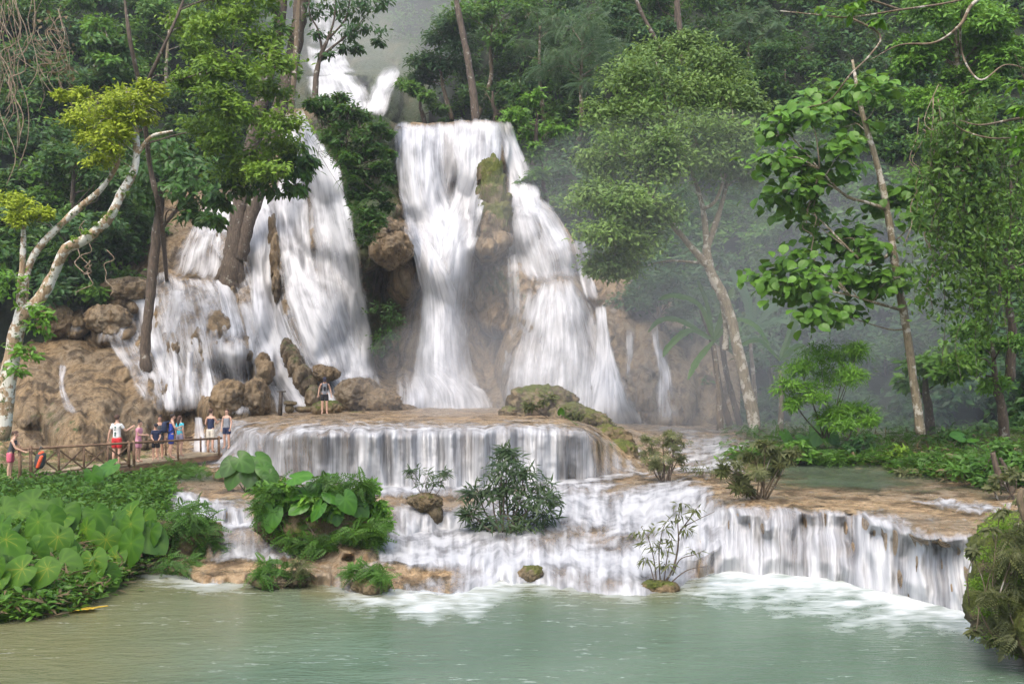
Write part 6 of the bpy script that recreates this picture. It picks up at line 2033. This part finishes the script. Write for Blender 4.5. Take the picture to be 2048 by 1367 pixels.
    if cap:
        mb_ = MB()
        Vq, Fq = ell((0, 0, 0), (.099, .115, .095))
        Vh = np.array([head((v[0], v[1] + .005, max(v[2], 0) + .165)) for v in Vq])
        mb_.add(Vh, Fq)
        mb_.add(np.array([head((a, b, c_)) for a, b, c_ in [(-.07, -.09, .172), (.07, -.09, .172), (.055, -.185, .155), (-.055, -.185, .155), (-.07, -.09, .160), (.07, -.09, .160), (.055, -.185, .145), (-.055, -.185, .145)]]), [[0, 3, 2, 1], [4, 5, 6, 7], [0, 1, 5, 4], [1, 2, 6, 5], [2, 3, 7, 6], [3, 0, 4, 7]])
        c_ = mb_.build('cap', CL[cap])
        c_.parent = root
    if logo:
        mb_ = MB()
        for (x, y, z, r) in logo[1]:
            mb_.add(*ell(up_((x, y, z)), (r, .012, r * 1.2)))
        q = mb_.build('shirt_print', CL[logo[0]])
        q.parent = root
    if straps:
        for sgn in (-1, 1):
            mb_ = MB()
            mb_.tube([up_((sgn * .10, .09, 1.36)), up_((sgn * .11, .0, 1.47)), up_((sgn * .12, -.12, 1.36)), up_((sgn * .135, -.12, 1.20)), up_((sgn * .15, .02, 1.08))], .022, 6)
            q = mb_.build('backpack_strap', CL[straps])
            q.parent = root
    return root


def on_bridge(px, w):
    return bpt(s_of_px(px, w), w, 0.0)


DOWN = (((-.22, .03, 1.12), (-.23, -.02, .88)), ((.22, .03, 1.12), (.23, -.02, .88)))
R_ = math.radians
sh_ = lambda Y, px: px * Y / F

P_ = on_bridge(20, .3)
person('woman in a dark tank top and pink shorts leaning on the left railing end', P_, R_(95), 1.62, (((-.19, -.25, 1.10), (-.16, -.50, 1.00)), ((.19, -.25, 1.10), (.16, -.50, 1.02))), 'charcoal', 'rose', 'brown', lean=.25, hair_style='tail')
P_ = on_bridge(233, .55)
person('man in a white T-shirt and red shorts on the footbridge', P_, R_(170), 1.86, (((-.27, -.10, 1.16), (-.36, -.34, 1.30)), ((.25, .05, 1.12), (.30, .06, .86))), 'white', 'red', 'brown', sleeves=True, short_len=.42, logo=('green', [(0, .118, 1.30, .03), (.01, .118, 1.22, .022), (0, .116, 1.10, .035), (0, .116, 1.03, .03)]))
P_ = on_bridge(276, .55)
person('dark haired girl in a pink top holding up her phone on the footbridge', P_, R_(80), 1.58, (((-.18, -.10, 1.14), (-.08, -.34, 1.14)), ((.19, -.06, 1.12), (.08, -.32, 1.12))), 'pink', 'pink', 'hair', sleeves=True, dress=True, hair_style='bun', lean=.06, nod=.15)
P_ = on_bridge(319, .95)
person('woman with a dark bun standing just behind the boy in navy', P_, R_(5), 1.66, DOWN, 'charcoal', 'charcoal', 'hair', hair_style='bun', skin=SKIN2)
P_ = on_bridge(311, .35)
person('boy in a navy T-shirt with hands on the footbridge rail', P_, R_(20), 1.42, (((-.20, -.06, 1.10), (-.08, -.24, .92)), ((.20, -.06, 1.10), (.09, -.24, .92))), 'navy', 'black', 'hair', sleeves=True, cap='black', nod=.3, lean=.05)
P_ = on_bridge(341, .5)
person('tall person in a blue outfit carrying a navy backpack on the footbridge', P_, R_(120), 1.74, (((-.21, -.12, 1.16), (-.10, -.34, 1.22)), ((.21, -.06, 1.14), (.14, -.30, 1.10))), 'blue', 'blue', 'hair', lean=.08, short_len=.45, nod=.1)
# the backpack on that person's back
ang = R_(120)
bk = tag(empty('backpack', P_ + np.array([-.24 * math.sin(ang), .24 * math.cos(ang), 1.22]), ang), 'navy backpack worn by the tall person in blue', 'backpack')
me_ = skin_mesh([(0, 0, -.24, .15, .10), (0, .02, -.05, .17, .13), (0, .01, .14, .16, .11), (0, 0, .24, .11, .07)], [(0, 1), (1, 2), (2, 3)], {0})
me_.materials.append(CL['bag'])
o = bpy.data.objects.new('bag', me_); COL.objects.link(o); o.parent = bk
me_ = skin_mesh([(0, .12, -.20, .11, .05), (0, .14, -.06, .11, .05)], [(0, 1)], {0})
me_.materials.append(CL['bag'])
o = bpy.data.objects.new('pocket', me_); COL.objects.link(o); o.parent = bk
for sgn in (-1, 1):
    mb = MB()
    mb.tube([(sgn * .09, -.06, .22), (sgn * .11, -.20, .24), (sgn * .12, -.37, .10), (sgn * .13, -.34, -.08), (sgn * .12, -.10, -.22)], .02, 6)
    q = mb.build('strap', CL['bag']); q.parent = bk
P_ = on_bridge(359, .75)
person('person in a cyan top half hidden behind the navy backpack', P_, R_(150), 1.62, DOWN, 'cyan', 'lavender', 'brown', sleeves=True, hair_style='long', short_len=.3)
P_ = on_bridge(421, .7)
person('man in a navy tank top and cream shorts at the right end of the footbridge', P_, R_(165), 1.80, (((-.22, -.10, 1.14), (-.14, -.32, 1.20)), ((.24, .0, 1.13), (.24, -.16, .98))), 'navy', 'cream', 'brown', short_len=.48, hair_style='short')
P_ = W(453, 897, 41.5)
person('woman in a grey tank top standing beyond the end post of the footbridge', P_, R_(-8), 1.62, (((-.21, .0, 1.13), (-.20, -.10, .90)), ((.22, .0, 1.12), (.21, -.10, .90))), 'grey', 'navy', 'brown', hair_style='tail', short_len=.32, nod=.05)
g = ground_at(650, 829)
person('barefoot man in a grey tank top and black shorts looking down on the ledge', W(649, 828, float(g[1])), R_(10), 1.66, (((-.25, .0, 1.14), (-.28, -.08, .92)), ((.25, .0, 1.14), (.30, -.06, .90))), 'grey', 'black', 'hair', lean=.18, nod=.5, short_len=.36, cap='cap', logo=('black', [(0, -.122, 1.24, .055), (0, -.122, 1.14, .045)]), straps='black')

# orange rucksack hung on the railing
c = bpt(s_of_px(72), -.16, .55)
bp = tag(empty('rucksack', c), 'orange and grey rucksack hanging on the bridge railing', 'rucksack')
bp.scale = (1.5, 1.2, 1.0)
for nm, vs, es, mt in (('bag', [(0, 0, -.30, .15, .11), (.03, 0, -.05, .17, .13), (.06, 0, .20, .15, .12), (.08, 0, .32, .10, .08)], [(0, 1), (1, 2), (2, 3)], 'charcoal'),
                       ('lid', [(.02, -.03, .30, .13, .10), (.12, -.03, .22, .10, .09)], [(0, 1)], 'orange'),
                       ('pocket', [(.02, -.12, -.25, .06, .04), (.08, -.13, .0, .06, .04), (.12, -.10, .2, .05, .04)], [(0, 1), (1, 2)], 'orange')):
    me_ = skin_mesh(vs, es, {0})
    me_.materials.append(CL[mt])
    o = bpy.data.objects.new(nm, me_); COL.objects.link(o); o.parent = bp
mb = MB()
mb.tube([(.0, 0, .34), (.02, .10, .48), (.05, .14, .40)], .018, 6)
q = mb.build('strap', CL['charcoal']); q.parent = bp

# ------------------------------------------------------------------ ground sheet, haze and mist
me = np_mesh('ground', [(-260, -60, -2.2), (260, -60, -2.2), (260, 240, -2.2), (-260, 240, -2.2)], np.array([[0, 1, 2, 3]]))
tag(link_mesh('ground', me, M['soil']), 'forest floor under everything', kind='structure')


def vol_mat(name, dens, col, aniso=.2):
    t = NT(name)
    v = t.n("ShaderNodeVolumePrincipled")
    v.inputs['Density'].default_value = dens
    v.inputs['Color'].default_value = (*col, 1)
    v.inputs['Anisotropy'].default_value = aniso
    t.t.links.new(v.outputs[0], t.out.inputs['Volume'])
    return t.m


mb = MB()
mb.box((0, 90, 48.4), (300, 170, 52))
hz = mb.build('haze', vol_mat('haze_air', .0004, (.86, .92, 1.0)), smooth=False)
tag(hz, 'thin bluish haze of spray in the valley air', kind='stuff')


def mist(label, px, py, Y, r, dens):
    Vq, Fq = ICO4
    c = W(px, py, Y)
    me = np_mesh('mist', Vq * np.asarray(r) + c, Fq)
    tag(link_mesh('mist', me, vol_mat('mist_air', dens, (.95, .97, 1.0))), label, kind='stuff')


mist('spray billowing at the foot of the central waterfall', 900, 800, 49, (5.0, 3.0, 4.2), .032)
mist('soft mist drifting between the dome fall and the forked tree', 1390, 690, 44, (13, 6, 10.5), .019)
mist('thin mist lingering under the trees at right', 1640, 680, 45, (9, 5, 8), .010)
mist('pale mist around the upper cascades', 740, 80, 92, (11, 9, 12), .022)
